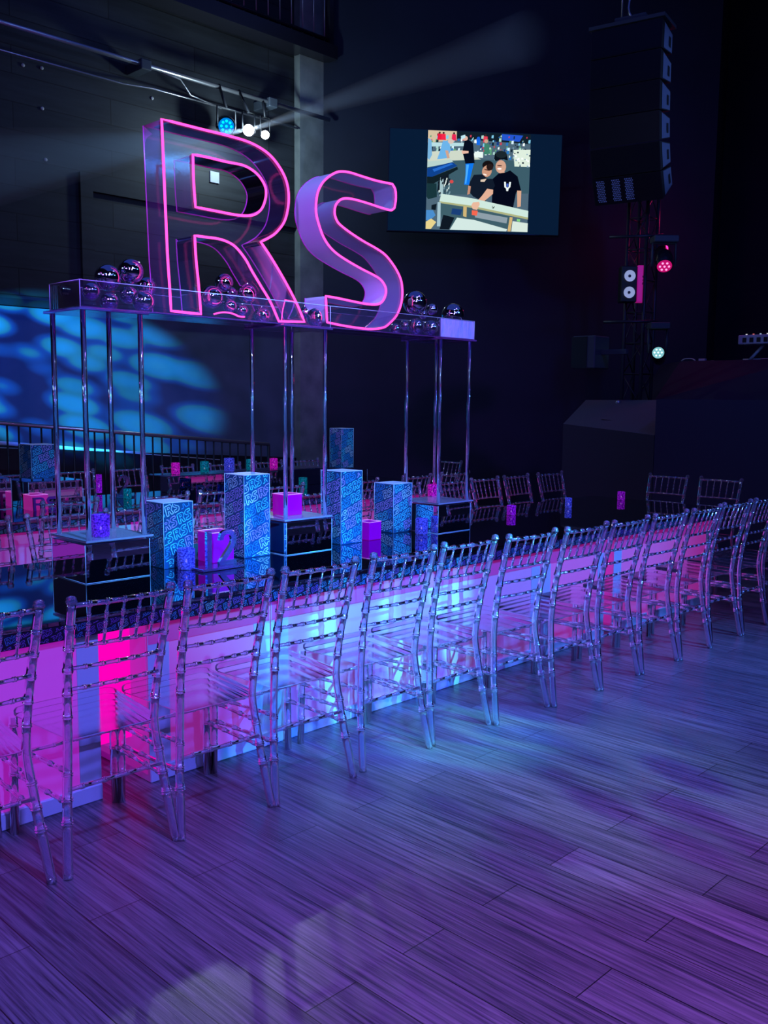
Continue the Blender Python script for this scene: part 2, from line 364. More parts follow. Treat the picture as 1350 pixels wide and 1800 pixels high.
# left board wall: a band of boards above, painted wall below, a darker strip between
lw = MB(); lw.box((-6, WY, 2.63), (8.88, WY+0.25, 9)); struct(lw.build('wall_left', M['boards']))
struct(MB().box((-6, WY+0.03, 0), (8.88, WY+0.25, 2.63)).build('wall_left_lower', M['wallsmooth']))
struct(MB().box((-6, WY-0.02, 2.58), (8.88, WY, 2.66)).build('trim_1', M['black']))
struct(MB().box((8.86, WY-0.12, 0), (9.37, WY+0.3, 9)).build('wall_pillar', M['concrete']))
# raised board frame on the wall behind the letter R
a = at(137, 297, Y=WY); b_ = at(520, 395, Y=WY)
struct(MB().box((a.x, WY-0.05, 3.98), (8.86, WY, 4.18)).build('trim_2', M['boards']))
struct(MB().box((a.x, WY-0.05, 2.66), (a.x+0.16, WY, 3.98)).build('trim_3', M['boards']))
A0 = Vector((9.30, 10.38, 0)); dirw = Vector((0.699, -0.715, 0)).normalized(); nrm = Vector((dirw.y, -dirw.x, 0))*-1
def wallpiece(name, p, q, z0, z1, th, mat):
    d = (q-p).normalized(); n = Vector((-d.y, d.x, 0))*th
    v = [p, q, q+n, p+n]
    mb = MB(); mb.add([(t.x, t.y, z0) for t in v]+[(t.x, t.y, z1) for t in v], [(0,3,2,1),(4,5,6,7),(0,1,5,4),(1,2,6,5),(2,3,7,6),(3,0,4,7)])
    return struct(mb.build(name, mat))
B0 = at(1263, 180, d=13.4); B0 = Vector((B0.x, B0.y, 0))
wallpiece('wall_back', A0, B0, 0, 9, 0.25, M['walldark'])
wallpiece('wall_right', B0, Vector((15.5, 7.3, 0)), 0, 9, 0.2, M['walldark'])
wallpiece('wall_stage', Vector((15.5, 7.3, 0)), Vector((15.8, -5, 0)), 0, 9, 0.2, M['walldark'])
struct(MB().box((-6, -5, 8.6), (16, 12, 8.8)).build('ceiling', M['walldark']))

# balcony opening high on the left wall
q0 = at(400, -20, Y=WY-0.1); q1 = at(566, 92, Y=WY-0.1)
th = thing('balcony_railing', 'dark barred balcony railing high on the board wall at the top edge', 'railing', (0, 0, 0))
bz = q1.z
r = MB(); r.tube([(5.9, WY-0.25, bz+0.12), (9.3, WY-0.25, bz+0.12)], 0.03); r.box((5.9, WY-0.35, bz-0.14), (9.36, WY-0.02, bz+0.04)); r.build('rail', M['blackg'], th)
for i in range(17):
    x = 6.0+i*0.2; MB().tube([(x, WY-0.25, bz+0.04), (x, WY-0.25, bz+1.2)], 0.009, 6).build('baluster', M['steel'], th)
MB().box((9.26, WY-0.3, bz), (9.33, WY-0.2, bz+1.3)).build('post', M['blackg'], th)

# pipe with conduits running along the left wall
th = thing('lighting_pipe', 'long grey pipe fixed along the board wall with a clamp and conduits', 'pipe', (0, 0, 0))
pz = 5.49
mp_ = MB().tube([(2.5, WY-0.30, pz), (9.25, WY-0.30, pz)], 0.028, 12); mp_.build('pipe', M['steel'], th)
MB().tube([(2.5, WY-0.12, pz-0.22), (6.1, WY-0.12, pz-0.22), (6.5, WY-0.12, pz-0.18), (8.8, WY-0.14, pz-0.18)], 0.012, 8).build('conduit', M['steel'], th)
MB().tube([(6.45, WY-0.25, pz), (6.8, WY-0.28, pz-0.04), (7.0, WY-0.2, pz-0.16), (7.5, WY-0.15, pz-0.2)], 0.01, 8).build('cable', M['steel'], th)
for x in (6.28, 3.4, 8.2): MB().bbox((x-0.07, WY-0.36, pz-0.07), (x+0.07, WY-0.005, pz+0.05), 0.01).build('clamp', M['grey'], th)

# small metal discs and hatch on the wall
for k, (u, v) in enumerate([(73, 120), (74, 191), (267, 173), (80, 281), (40, 115)]):
    p = at(u, v, Y=WY)
    tag(MB().lathe([(0, 0), (0.02, 0), (0.02, 0.012), (0, 0.012)], seg=10).build('wall_bolt', P('bolt_metal%d' % k, (0.6, 0.6, 0.6), 0.4), loc=(0, 0, 0)),
        ['small pale bolt head on the board wall just under the long pipe', 'small pale bolt head on the board wall left of the neon letter R', 'small pale bolt head on the wall under the pipe clamp', 'lowest small pale bolt head on the wall at the far left', 'leftmost small pale bolt head under the pipe'][k], 'bolt')
    o = [x for x in COL.objects if x.name.startswith('wall_bolt')][-1]
    o.rotation_euler = (pi/2, 0, 0); o.location = (p.x, WY, p.z)
p = at(376, 312, Y=WY)
tag(MB().box((p.x-0.07, WY-0.02, p.z-0.07), (p.x+0.07, WY, p.z+0.07)).build('wall_outlet', P('pale_plate', (0.55, 0.6, 0.7), 0.5)), 'small square pale plate on the wall seen through the letter R', 'outlet')

# handrail of the ramp along the left wall, dropping to the right
def ramp_rail():
    t = thing('ramp_railing', 'black metal railing with many bars sloping down along the left wall', 'railing')
    Yr = 9.3
    P0 = at(-30, 741, Y=Yr); P1 = at(472, 781, Y=Yr)
    d = P1-P0
    MB().tube([P0, P1], 0.022, 8).build('handrail', M['steel'], t)
    n = 30
    for i in range(n+1):
        p = P0+d*(i/n); MB().tube([(p.x, Yr, p.z), (p.x, Yr, max(0.0, p.z-1.0))], 0.010 if i not in (0, n) else 0.02, 6).build('baluster', M['black'], t)
    a = P0-Vector((0, 0, 0.95)); b = P1-Vector((0, 0, 0.8))
    MB().tube([a, b], 0.02, 8).build('bottom_rail', M['black'], t)
    # the wall side ledge strips that catch the light
    for k, (v0, v1, r_) in enumerate(((777, 808, 0.022), (787, 812, 0.014))):
        g = thing('wall_handrail', ['upper bright metal strip on the wall behind the railing bars', 'lower thin metal strip on the wall behind the railing bars'][k], 'handrail')
        p0 = at(-20, v0, Y=WY-0.08); p1 = at(385, v1, Y=WY-0.08)
        MB().tube([p0, p1], r_, 8).build('strip', P('pale_strip%d' % k, (0.8, 0.85, 0.9), 0.3), g)
        for f in (0.1, 0.5, 0.9):
            q = p0.lerp(p1, f); MB().box((q.x-0.02, q.y, q.z-0.01), (q.x+0.02, WY+0.03, q.z+0.01)).build('bracket', M['black'], g)
    # dark ramp side
    p0 = at(-30, 800, Y=WY-0.02); p1 = at(480, 815, Y=WY-0.02)
    mb = MB(); z0, z1 = 1.02, 0.72
    mb.add([(3.9, WY-0.10, 0), (8.8, WY-0.10, 0), (8.8, WY-0.10, z1), (3.9, WY-0.10, z0), (3.9, WY+0.02, 0), (8.8, WY+0.02, 0), (8.8, WY+0.02, z1), (3.9, WY+0.02, z0)],
           [(0,1,2,3),(4,7,6,5),(3,2,6,7),(0,4,5,1),(1,5,6,2),(0,3,7,4)])
    struct(mb.build('trim_4', M['black']))
ramp_rail()

# ------------------------------------------------------------------ wall lamps by the letter R
def par(name, label, u, v, Y, hue, s, power, bulb=0.075, body=True, tgt=(3.5, 2.5, 0.5), sz=50):
    p = at(u, v, Y=Y); t = thing(name, label, 'stage light', p)
    d = (Vector(tgt)-p).normalized(); q = d.to_track_quat('Z', 'Y')
    o = MB().lathe([(bulb*1.15, -0.005), (bulb*1.25, -0.02), (bulb*1.2, -0.16), (bulb*0.8, -0.24), (0.0, -0.25)], seg=20).build('housing', M['blackg'], t); o.rotation_mode = 'QUATERNION'; o.rotation_quaternion = q
    if body:
        o = MB().lathe([(0, -0.004), (bulb, -0.004), (bulb, -0.008)], seg=20).build('lens', emit(name+'_lens', tuple(c*0.35 for c in hue), s), t); o.rotation_mode = 'QUATERNION'; o.rotation_quaternion = q
        mb = MB()
        for i in range(9):
            a = 2*pi*i/8; rr = bulb*0.62 if i < 8 else 0
            mb.sphere((rr*cos(a), rr*sin(a), 0), bulb*0.17, 8, 6)
        o = mb.build('led_cluster', emit(name+'_led', hue, s*2.2), t); o.rotation_mode = 'QUATERNION'; o.rotation_quaternion = q
    else:
        o = MB().lathe([(0, 0.012), (bulb*0.7, 0.006), (bulb, -0.006)], seg=20).build('lens', emit(name+'_lens', hue, s), t); o.rotation_mode = 'QUATERNION'; o.rotation_quaternion = q
    MB().tube([(-bulb*1.4, 0, -0.02), (-bulb*1.4, 0, 0.22), (bulb*1.4, 0, 0.22), (bulb*1.4, 0, -0.02)], 0.012, 6).build('yoke', M['black'], t)
    MB().tube([(0, 0, 0.22), (0, WY-0.30-p.y, 5.49-p.z+0.03)], 0.018, 8).build('hook_clamp', M['black'], t)
    if power:
        spot(name+'_beam', p+d*0.06, p+d*3, hue, power, sz, 0.7, 0.05)
    return t
par('par_light', 'round blue glowing stage light hanging above the letter R', 398, 222, WY-0.45, (0.0, 0.3, 1.0), 2.2, 0, 0.10, True, (3.5, 3, 2))
par('spot_light', 'brighter and larger white spotlight above the letter R', 437, 229, WY-0.5, (0.85, 0.95, 1.0), 25, 150, 0.07, False, (1.0, 1.5, 1.6), 70)
par('spot_light', 'smaller white spotlight at the right end of the pipe', 466, 237, WY-0.35, (0.8, 0.9, 1.0), 14, 0, 0.055, False, (0, 1.0, 2.4))
bpy.data.objects['spot_light_beam'].data.color = (0.75, 0.85, 1)
# glow of those lamps on the wall around
L = bpy.data.lights.new('wall_lamp_spill', 'POINT'); L.energy = 60; L.color = (0.6, 0.85, 1.0); L.shadow_soft_size = 0.1
o = bpy.data.objects.new('wall_lamp_spill', L); COL.objects.link(o); pp = at(452, 236, Y=WY-0.75); o.location = pp

# theatre haze lit by two narrow beams of those lamps
def beam(label, p0, p1, ang, power, col, dens=0.10):
    p0 = Vector(p0); p1 = Vector(p1); d = (p1-p0).normalized(); L_ = (p1-p0).length
    spot('haze_beam_lamp', p0-d*0.02, p1, col, power, ang, 0.25, 0.015)
    k = math.tan(rad(ang/2))*1.06; m = bpy.data.materials.new('haze'); m.use_nodes = True; N = m.node_tree.nodes; N.clear()
    o_ = N.new('ShaderNodeOutputMaterial'); v_ = N.new('ShaderNodeVolumeScatter'); v_.inputs['Density'].default_value = dens; v_.inputs['Anisotropy'].default_value = 0.3
    m.node_tree.links.new(v_.outputs[0], o_.inputs['Volume'])
    o = MB().lathe([(0, 0.03), (0.02, 0.03), (0.02+k*L_, L_), (0, L_)], seg=24).build('haze', m, None, p0)
    o.rotation_mode = 'QUATERNION'; o.rotation_quaternion = d.to_track_quat('Z', 'Y')
    return tag(o, label, 'haze', kind='stuff')
_l0 = at(441, 228, Y=WY-0.58)
beam('pale haze streak from the white spotlight up to the right', _l0, at(930, 66, d=5.5), 2.0, 900, (0.3, 0.55, 1.0), 0.16)
beam('faint haze streak from the white spotlight down to the left', at(430, 229, Y=WY-0.58), at(-60, 300, d=4.5), 2.4, 2200, (0.2, 0.5, 1.0), 0.16)

# ------------------------------------------------------------------ letter outlines (measured on the letters' own plane)
LY = 3.79
R_OUT = [(282.9,211),(354,229),(399,240),(430,249),(452,259),(472,273),(488,292),(500,314),(505.6,337),(505.5,363),(499,390),(485.5,409),(472,419),(457,426.5),(474,452),(496.7,490),(519,532),(534,567),(488.9,566),(474,532),(456.7,503),(441,476.7),(430,456.7),(414,436.7),(399,426.7),(381,421),(361,418.4),(341,415.6),(343.3,456.7),(347.8,501),(352,553.5),(299.5,548),(296.7,501),(293,445.6)]
R_IN = [(337.8,273.3),(363,278),(394.4,285.6),(425.6,292),(443,301),(456.7,314.4),(465.6,332),(465.6,350),(459,368),(447.8,377.8),(434.4,380.7),(412,379),(381,373),(342.5,365.6),(339.3,323)]
S_OUT = [(688.5,327.5),(660,321.5),(634.8,313.9),(616,307.9),(602.4,305.7),(590.5,307),(576.9,314.7),(565,326.6),(557.3,342.8),(554.4,361.6),(554.7,380.3),(559.8,400.7),(567.5,421.2),(578.6,438.2),(592,450.8),(612.7,464.3),(636.5,477.7),(653.5,486.2),(667,494.7),(674.8,505),(677.4,515.2),(674.8,527.1),(668.9,535.6),(660.4,539),(643.3,538.2),(616,533),(592.2,528),(571.4,524.5),(572.6,549.3),(573.8,570.5),(599,575.7),(626.3,580),(652,582.2),(674,579),(685.9,569.7),(696,557.8),(703,540.7),(706,522),(705,503.3),(701.2,489.6),(691.5,471.6),(676.5,452.5),(660.4,440.8),(634.8,426.3),(609.3,409.3),(593.9,396.5),(588.8,387.1),(586.8,376.9),(588.8,365),(595.6,356.4),(604,353),(617.8,353.9),(643.3,360.7),(668.9,369.2),(685.9,373.5),(691.9,370),(694.4,354.7),(693.6,337.7)]
def flat(px): return [(lambda p: Vector((p.x, p.z)))(at(u, v, Y=LY)) for u, v in px]
RO, RI, SO = (smooth_poly(flat(q)) for q in (R_OUT, R_IN, S_OUT))

# the monogram printed on wraps: the same two letters reduced, side by side
def norm(polys, h):
    xs = [p.x for q in polys for p in q]; zs = [p.y for q in polys for p in q]; s = h/(max(zs)-min(zs))
    return [[((p.x-min(xs))*s, (p.y-min(zs))*s) for p in q] for q in polys], (max(xs)-min(xs))*s
_r = [flat(R_OUT)[::1], flat(R_IN)]; _s = [flat(S_OUT)[::2]]
GR, GRW = norm(_r, 1.0); GS, GSW = norm(_s, 1.0)
GLYPH = [[(0,0),(0,1),(.55,1),(.70,.92),(.76,.74),(.70,.56),(.60,.48),(.78,0),(.52,0),(.38,.40),(.24,.40),(.24,0)], [(.24,.62),(.24,.80),(.46,.80),(.51,.71),(.46,.62)],
         [(1.52,1.0),(1.12,1.0),(.94,.90),(.88,.74),(.94,.58),(1.15,.46),(1.26,.36),(1.20,.25),(.90,.25),(.90,0),(1.28,0),(1.46,.10),(1.52,.30),(1.46,.48),(1.30,.58),(1.14,.68),(1.13,.76),(1.52,.76)]]
def print_pattern(mb, org, ux, uy, W, H, size=0.050, sw=0.0042, pitch=(0.087, 0.062), tilt=0.36, mats=(1, 2, 3, 1, 2, 4), seed=1, nrmoff=None):
    """slanted rows of the two-letter monogram drawn as thin strokes, clipped to a W x H face"""
    rnd = random.Random(seed); ct, st = cos(tilt), sin(tilt); n = int(max(W, H)/min(pitch))+6
    ux = Vector(ux); uy = Vector(uy); org = Vector(org)+(Vector(nrmoff) if nrmoff else Vector((0, 0, 0)))
    for j in range(-n, n):
        for i in range(-n, n):
            cx = i*pitch[0]+(j % 2)*pitch[0]*0.45; cy = j*pitch[1]
            gx = cx*ct-cy*st+W*0.3; gy = cx*st+cy*ct+H*0.2
            if gx < -0.12 or gx > W+0.02 or gy < -0.1 or gy > H+0.02: continue
            mi = rnd.choice(mats)
            for loop in GLYPH:
                pts = [(gx+(x*ct-y*st*0.8)*size, gy+(x*st+y*ct)*size) for x, y in loop]
                m_ = len(pts)
                for k in range(m_):
                    a, b = pts[k], pts[(k+1) % m_]
                    if not all(sw <= p[0] <= W-sw and sw <= p[1] <= H-sw for p in (a, b)): continue
                    dx, dy = b[0]-a[0], b[1]-a[1]; l = math.hypot(dx, dy)
                    if l < 1e-6: continue
                    nx, ny = -dy/l*sw/2, dx/l*sw/2; ex, ey = dx/l*sw*0.4, dy/l*sw*0.4
                    q = [(a[0]+nx-ex, a[1]+ny-ey), (a[0]-nx-ex, a[1]-ny-ey), (b[0]-nx+ex, b[1]-ny+ey), (b[0]+nx+ex, b[1]+ny+ey)]
                    mb.add([org+ux*x+uy*y for x, y in q], [(0, 1, 2, 3)], mi)

# ------------------------------------------------------------------ tables
TZ = 0.735
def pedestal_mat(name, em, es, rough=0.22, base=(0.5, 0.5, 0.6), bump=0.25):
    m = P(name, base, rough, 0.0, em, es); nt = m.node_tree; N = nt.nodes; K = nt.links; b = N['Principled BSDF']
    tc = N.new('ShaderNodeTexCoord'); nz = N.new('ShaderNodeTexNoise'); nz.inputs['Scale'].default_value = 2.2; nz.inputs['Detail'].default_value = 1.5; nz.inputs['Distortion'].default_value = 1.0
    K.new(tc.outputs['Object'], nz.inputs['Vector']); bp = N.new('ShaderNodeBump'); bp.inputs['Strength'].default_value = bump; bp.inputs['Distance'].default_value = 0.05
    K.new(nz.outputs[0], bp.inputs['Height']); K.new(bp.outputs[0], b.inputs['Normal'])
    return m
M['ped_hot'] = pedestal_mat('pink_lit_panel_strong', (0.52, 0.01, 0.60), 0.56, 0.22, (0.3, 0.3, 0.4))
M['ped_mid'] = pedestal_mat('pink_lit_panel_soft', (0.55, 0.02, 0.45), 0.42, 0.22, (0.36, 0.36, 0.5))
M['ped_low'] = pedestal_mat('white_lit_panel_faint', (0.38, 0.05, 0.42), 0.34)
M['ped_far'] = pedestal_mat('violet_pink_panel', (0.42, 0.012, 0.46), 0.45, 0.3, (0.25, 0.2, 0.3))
M['ped_plain'] = pedestal_mat('white_panel_blue_glow', (0.1, 0.1, 0.5), 0.05, 0.3, (0.72, 0.72, 0.8))  # faint blue light put into the emission of a panel without lamps
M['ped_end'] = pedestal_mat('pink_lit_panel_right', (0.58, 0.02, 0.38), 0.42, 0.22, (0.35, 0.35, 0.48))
M['core'] = emit('pink_light_core', (1.0, 0.0, 0.50), 1.0)
def table(label, X0, X1, Y0, Y1, peds, seed):
    t = thing('banquet_table', label, 'table', (X0, Y0, 0), 0)
    W, D = X1-X0, Y1-Y0
    MB().bbox((0, 0, TZ-0.02), (W, D, TZ), 0.003).build('tabletop', M['black_mirror'], t)
    mb = MB(); mb.box((0.0, 0.0, TZ-0.075), (W, 0.012, TZ-0.02)); mb.box((0, D-0.012, TZ-0.075), (W, D, TZ-0.02)); mb.box((0, 0.012, TZ-0.075), (0.012, D-0.012, TZ-0.02)); mb.box((W-0.012, 0.012, TZ-0.075), (W, D-0.012, TZ-0.02))
    print_pattern(mb, (0, -0.0008, TZ-0.075), (1, 0, 0), (0, 0, 1), W, 0.055, size=0.026, sw=0.0024, pitch=(0.052, 0.036), tilt=0.3, seed=seed)
    mb.build('printed_edge', [M['navyd'], M['ink_b2'], M['ink_l2'], M['ink_c2'], M['ink_l2']], t)
    for (a, b, m, d0) in peds:
        p = MB().bbox((a-X0, d0, 0.02), (b-X0, D-0.06, TZ-0.0755), 0.01).build('pedestal', m, t)
        MB().bbox((a-X0+0.0, d0-0.012, 0.0), (b-X0, D-0.05, 0.065), 0.004).build('plinth_base', M['whitecap'], p)
        for c0, c1 in ((a-X0+0.001, a-X0+0.10), (b-X0-0.09, b-X0-0.001)): MB().box((c0, d0-0.003, 0.03), (c1, d0, TZ-0.077)).build('corner_strip', M['ped_plain'], p)
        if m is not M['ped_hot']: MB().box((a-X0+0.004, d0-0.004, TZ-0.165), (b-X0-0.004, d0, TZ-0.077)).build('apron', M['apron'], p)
    for k in range(len(peds)-1):
        a, b = peds[k][1]-X0, peds[k+1][0]-X0
        if b-a > 0.02: MB().box((a, 0.16, 0.16), (b, 0.24, TZ-0.08)).build('light_core', M['core'], t)
    return t
M['ink_l2'] = P('dim_violet_ink', (0.30, 0.10, 0.45), 0.4); M['ink_b2'] = P('dim_blue_ink', (0.10, 0.25, 0.5), 0.4); M['ink_c2'] = P('grey_ink', (0.3, 0.45, 0.55), 0.4)
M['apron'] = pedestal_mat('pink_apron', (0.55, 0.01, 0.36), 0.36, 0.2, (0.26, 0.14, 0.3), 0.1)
AX1 = 7.12
tA = table('near long banquet table with black mirror top and pink glowing base', -0.8, AX1, 3.17, 4.40,
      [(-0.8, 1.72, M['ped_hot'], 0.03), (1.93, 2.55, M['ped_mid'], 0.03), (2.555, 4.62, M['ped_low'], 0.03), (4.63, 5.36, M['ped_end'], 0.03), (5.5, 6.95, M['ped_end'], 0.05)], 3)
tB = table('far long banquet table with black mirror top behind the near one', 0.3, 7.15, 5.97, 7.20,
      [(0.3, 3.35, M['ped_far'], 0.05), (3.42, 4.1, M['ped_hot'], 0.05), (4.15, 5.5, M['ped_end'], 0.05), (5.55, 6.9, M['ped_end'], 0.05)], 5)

# ------------------------------------------------------------------ chairs
def ring_path(pts, r, rings, rr=1.35, seg=9):
    """points and radii of a turned rod with bamboo rings at the given fractions"""
    pts = [Vector(p) for p in pts]; L = [0]
    for i in range(1, len(pts)): L.append(L[-1]+(pts[i]-pts[i-1]).length)
    tot = L[-1]; ts = {0.0, 1.0}; special = {}
    for p_ in L: ts.add(p_/tot)
    for g in rings:
        for o_, k in ((-0.0068, 1), (-0.0058, rr), (-0.0022, rr), (-0.0012, 1.05), (0.0012, 1.05), (0.0022, rr), (0.0058, rr), (0.0068, 1)):
            t = g+o_/tot
            if 0 < t < 1: ts.add(t); special[t] = k
    ts = sorted(ts); out = []; rad_ = []
    for t in ts:
        d = t*tot; i = 0
        while i < len(L)-2 and L[i+1] < d: i += 1
        f = 0 if L[i+1] == L[i] else (d-L[i])/(L[i+1]-L[i]); out.append(pts[i].lerp(pts[i+1], f)); rad_.append(r*special.get(t, 1))
    return out, rad_
def curve(pts, n=4):
    P_ = [Vector(p) for p in pts]; out = []
    for i in range(len(P_)-1):
        p0 = P_[max(i-1, 0)]; p1 = P_[i]; p2 = P_[i+1]; p3 = P_[min(i+2, len(P_)-1)]
        for k in range(n):
            t = k/n; out.append(0.5*((2*p1)+(p2-p0)*t+(2*p0-5*p1+4*p2-p3)*t*t+(3*p1-p0-3*p2+p3)*t**3))
    out.append(P_[-1]); return out
def post_at(z):
    """half width and depth offset of the rear post at height z"""
    K_ = [(0, .200, .0), (.22, .178, .040), (.40, .160, .062), (.46, .158, .062), (.60, .163, .045), (.76, .170, .008), (.92, .176, -.035)]
    for i in range(len(K_)-1):
        if z <= K_[i+1][0]:
            f = (z-K_[i][0])/(K_[i+1][0]-K_[i][0]); return (K_[i][1]+(K_[i+1][1]-K_[i][1])*f, K_[i][2]+(K_[i+1][2]-K_[i][2])*f)
    return K_[-1][1:]
def make_chair():
    t = thing('acrylic_chair', 'x', 'chair')
    m = M['chair']
    for s in (-1, 1):
        pts = curve([(s*post_at(z)[0], post_at(z)[1], z) for z in (0.0, .12, .22, .32, .40, .46, .60, .76, .905)])
        pa, ra = ring_path(pts, 0.0152, [.19, .27, .36, .57, .655, .745, .83, .915], 1.22)
        ra = [r*(1.1-0.1*min(1, i/(len(ra)*0.3))) for i, r in enumerate(ra)]
        mb = MB().tube(pa, ra, 10); top = pts[-1]
        mb.lathe([(0.0135, 0), (0.018, 0.004), (0.019, 0.009), (0.015, 0.013), (0.0165, 0.018), (0.012, 0.024), (0.0, 0.027)], c=top, seg=10)
        mb.build('rear_leg', m, t)
        pa, ra = ring_path([(s*.196, .43, 0), (s*.188, .425, .43)], 0.0158, [.28, .52, .75, .93], 1.2)
        MB().tube(pa, ra, 10).build('front_leg', m, t)
        for z, rn in ((.335, (.1, .3, .7, .9)), (.235, (.1, .35, .65, .9))):
            w_, y_ = post_at(z); pa, ra = ring_path([(s*w_, y_, z), (s*.192, .427, z-0.01)], 0.0078, rn, 1.3); MB().tube(pa, ra, 8).build('stretcher', m, t)
    w_, y_ = post_at(.275); pa, ra = ring_path([(-w_, y_, .275), (w_, y_, .275)], 0.0078, (.15, .38, .62, .85), 1.3); MB().tube(pa, ra, 8).build('stretcher', m, t)
    pa, ra = ring_path([(-.19, .427, .29), (.19, .427, .29)], 0.0078, (.15, .38, .62, .85), 1.3); MB().tube(pa, ra, 8).build('stretcher', m, t)
    xs = [(-1+2*(i+1)/6) for i in range(5)]
    for z, nm, rr in ((.900, 'top_rail', .0088), (.757, 'cross_rail', .0068), (.683, 'cross_rail', .0068), (.610, 'cross_rail', .0068)):
        w_, y_ = post_at(z); bow = -0.012
        pts = [(-w_+2*w_*k/8, y_+bow*(1-((k-4)/4)**2), z) for k in range(9)]
        pa, ra = ring_path(pts, rr, [(x+1)/2 for x in xs], 1.32); MB().tube(pa, ra, 8).build(nm, m, t)
    for x in xs:
        w0, y0 = post_at(.757); w1, y1 = post_at(.900); b = -0.012*(1-x*x)
        pa, ra = ring_path([(x*w0, y0+b, .757), (x*w1, y1+b, .900)], 0.0052, (.28, .5, .72), 1.4)
        MB().tube(pa, ra, 7).build('spindle', m, t)
    # seat: rounded square slab with a turned down skirt
    def outline(k, z):
        pts = []
        for cx, cy, a0 in ((.185-.03, .435-.03, 0), (-.185+.03, .435-.03, 90), (-.155+.03, .055+.03, 180), (.155-.03, .055+.03, 270)):
            for q in range(5):
                a = rad(a0+q*22.5); pts.append((cx*1.0+(.03+k)*cos(a), cy+(.03+k)*sin(a), z))
        return pts
    mb = MB(); rings = [outline(-.006, .436), outline(.004, .436), outline(.007, .441), outline(.007, .454), outline(.003, .459), outline(-.008, .459)]
    vs = [p for r_ in rings for p in r_]; n = 20; fs = []
    for i in range(len(rings)-1):
        for k in range(n): fs.append((i*n+k, i*n+(k+1) % n, (i+1)*n+(k+1) % n, (i+1)*n+k))
    mb.add(vs, fs, 0, True)
    mb.add(rings[-1], [list(range(n))], 0); mb.add(rings[0], [list(range(n))[::-1]], 0)
    mb.build('seat', M['seat'], t)
    pa, ra = ring_path([(-.178, .41, .435), (-.165, .10, .435)], .007, (.3, .7)); MB().tube([(-.150, .075, .43), (.150, .075, .43)], .0055, 8).build('seat_frame', m, t)
    return t
chair0 = make_chair(); remember(chair0)
used = [False]
def chair(x, y, rz, label, group):
    if not used[0]:
        used[0] = True; chair0.location = (x, y, 0); chair0.rotation_euler = (0, 0, rz); chair0['label'] = label; chair0['group'] = group; return chair0
    return dup(chair0, (x, y, 0), rz, label, group)
front = [(1.085, 2.735, -.03), (1.533, 2.709, -.03), (1.945, 2.687, -.02), (2.36, 2.672, -.03), (2.829, 2.672, -.05), (3.263, 2.672, -.03), (3.686, 2.631, -.05), (4.114, 2.595, -.03), (4.531, 2.582, 0), (4.973, 2.577, -.03), (5.40, 2.563, 0), (5.855, 2.575, -.05), (6.30, 2.57, 0), (6.72, 2.58, 0)]
for i, (x, y, a) in enumerate(front):
    chair(x, y, a, 'clear acrylic spindle back chair, %s from the left in the front row' % (ORD[i] if i < 13 else 'last'), 'acrylic chairs along the front of the near table')
afar = [1.03, 1.47, 1.92, 2.37, 2.82, 3.27, 3.72, 4.17, 4.64, 5.12, 5.69, 6.10, 6.55, 7.03]
afar = afar[1:]
for i, x in enumerate(afar):
    chair(x, 4.76+0.01*(i % 3), pi+(-.04, .05, 0, .03)[i % 4], 'clear acrylic chair facing us, %s from the left behind the near table' % ORD[i], 'acrylic chairs along the back of the near table')
for i, (y, nm) in enumerate(((3.95, 'left'), (3.47, 'right'))):
    chair(7.60, y, pi/2+0.02, 'clear acrylic chair at the right end of the near table, the %s of the two' % nm, 'acrylic chairs at the right end of the near table')
for i, x in enumerate([1.95, 2.73, 3.38, 3.84, 4.43, 5.2, 5.87, 6.4]):
    chair(x, 5.38+(0, .02, -.02)[i % 3], (.02, -.03, .04)[i % 3], 'clear acrylic chair with its back to us, %s from the left at the far table' % ORD[i], 'acrylic chairs along the near side of the far table')
for i, x in enumerate([3.42, 3.9, 4.43, 4.95, 5.5, 6.05, 6.55]):
    chair(x, 7.56, pi+(.02, -.03, .04)[i % 3], 'clear acrylic chair facing us behind the far table, %s from the left' % ORD[i], 'acrylic chairs along the back of the far table')
chair(7.6, 6.5, pi/2, 'clear acrylic chair alone at the right end of the far table', 'acrylic chair at the right end of the far table')

# ------------------------------------------------------------------ mirrored plinths, risers and the display stand
def plinth(name, label, x, y, w, d, h, group=None, mat=None):
    t = thing(name, label, 'riser', (x, y, TZ), 0, group)
    MB().bbox((0, 0, 0.0005), (w, d, h-0.008), 0.002).build('mirror_box', mat or M['mirror'], t)
    mb = MB(); e = 0.0005; z0, z1 = 0.0022, h-0.009
    for a_, b_ in (((e, e, z0), (e, e, z1)), ((w-e, e, z0), (w-e, e, z1)), ((e, d-e, z0), (e, d-e, z1)), ((e, e, z0), (w-e, e, z0)), ((e, e, z0), (e, d-e, z0))): mb.tube([a_, b_], 0.0017, 5)
    mb.build('pale_edges', M['edgeglow'], t)
    return t
M['edgeglow'] = P('pale_acrylic_edge', (0.65, 0.85, 0.95), 0.3)
PL = [(1.955, 'left'), (3.085, 'middle'), (4.285, 'right')]
PH = 0.185; ZB = TZ+PH
ST0, STW, SY, SD = [1.955, 3.065, 4.275], 0.335, 3.715, 0.335
for (x, nm), dd, wd in zip(PL, (0.31, 0.235, 0.235), (0.32, 0.32, 0.31)):
    plinth('mirror_plinth', 'mirrored cube plinth carrying the %s acrylic rod stand' % nm, x, SY+0.012, wd, dd, PH-0.004, 'mirror plinths on the near table')
ZT = 1.922
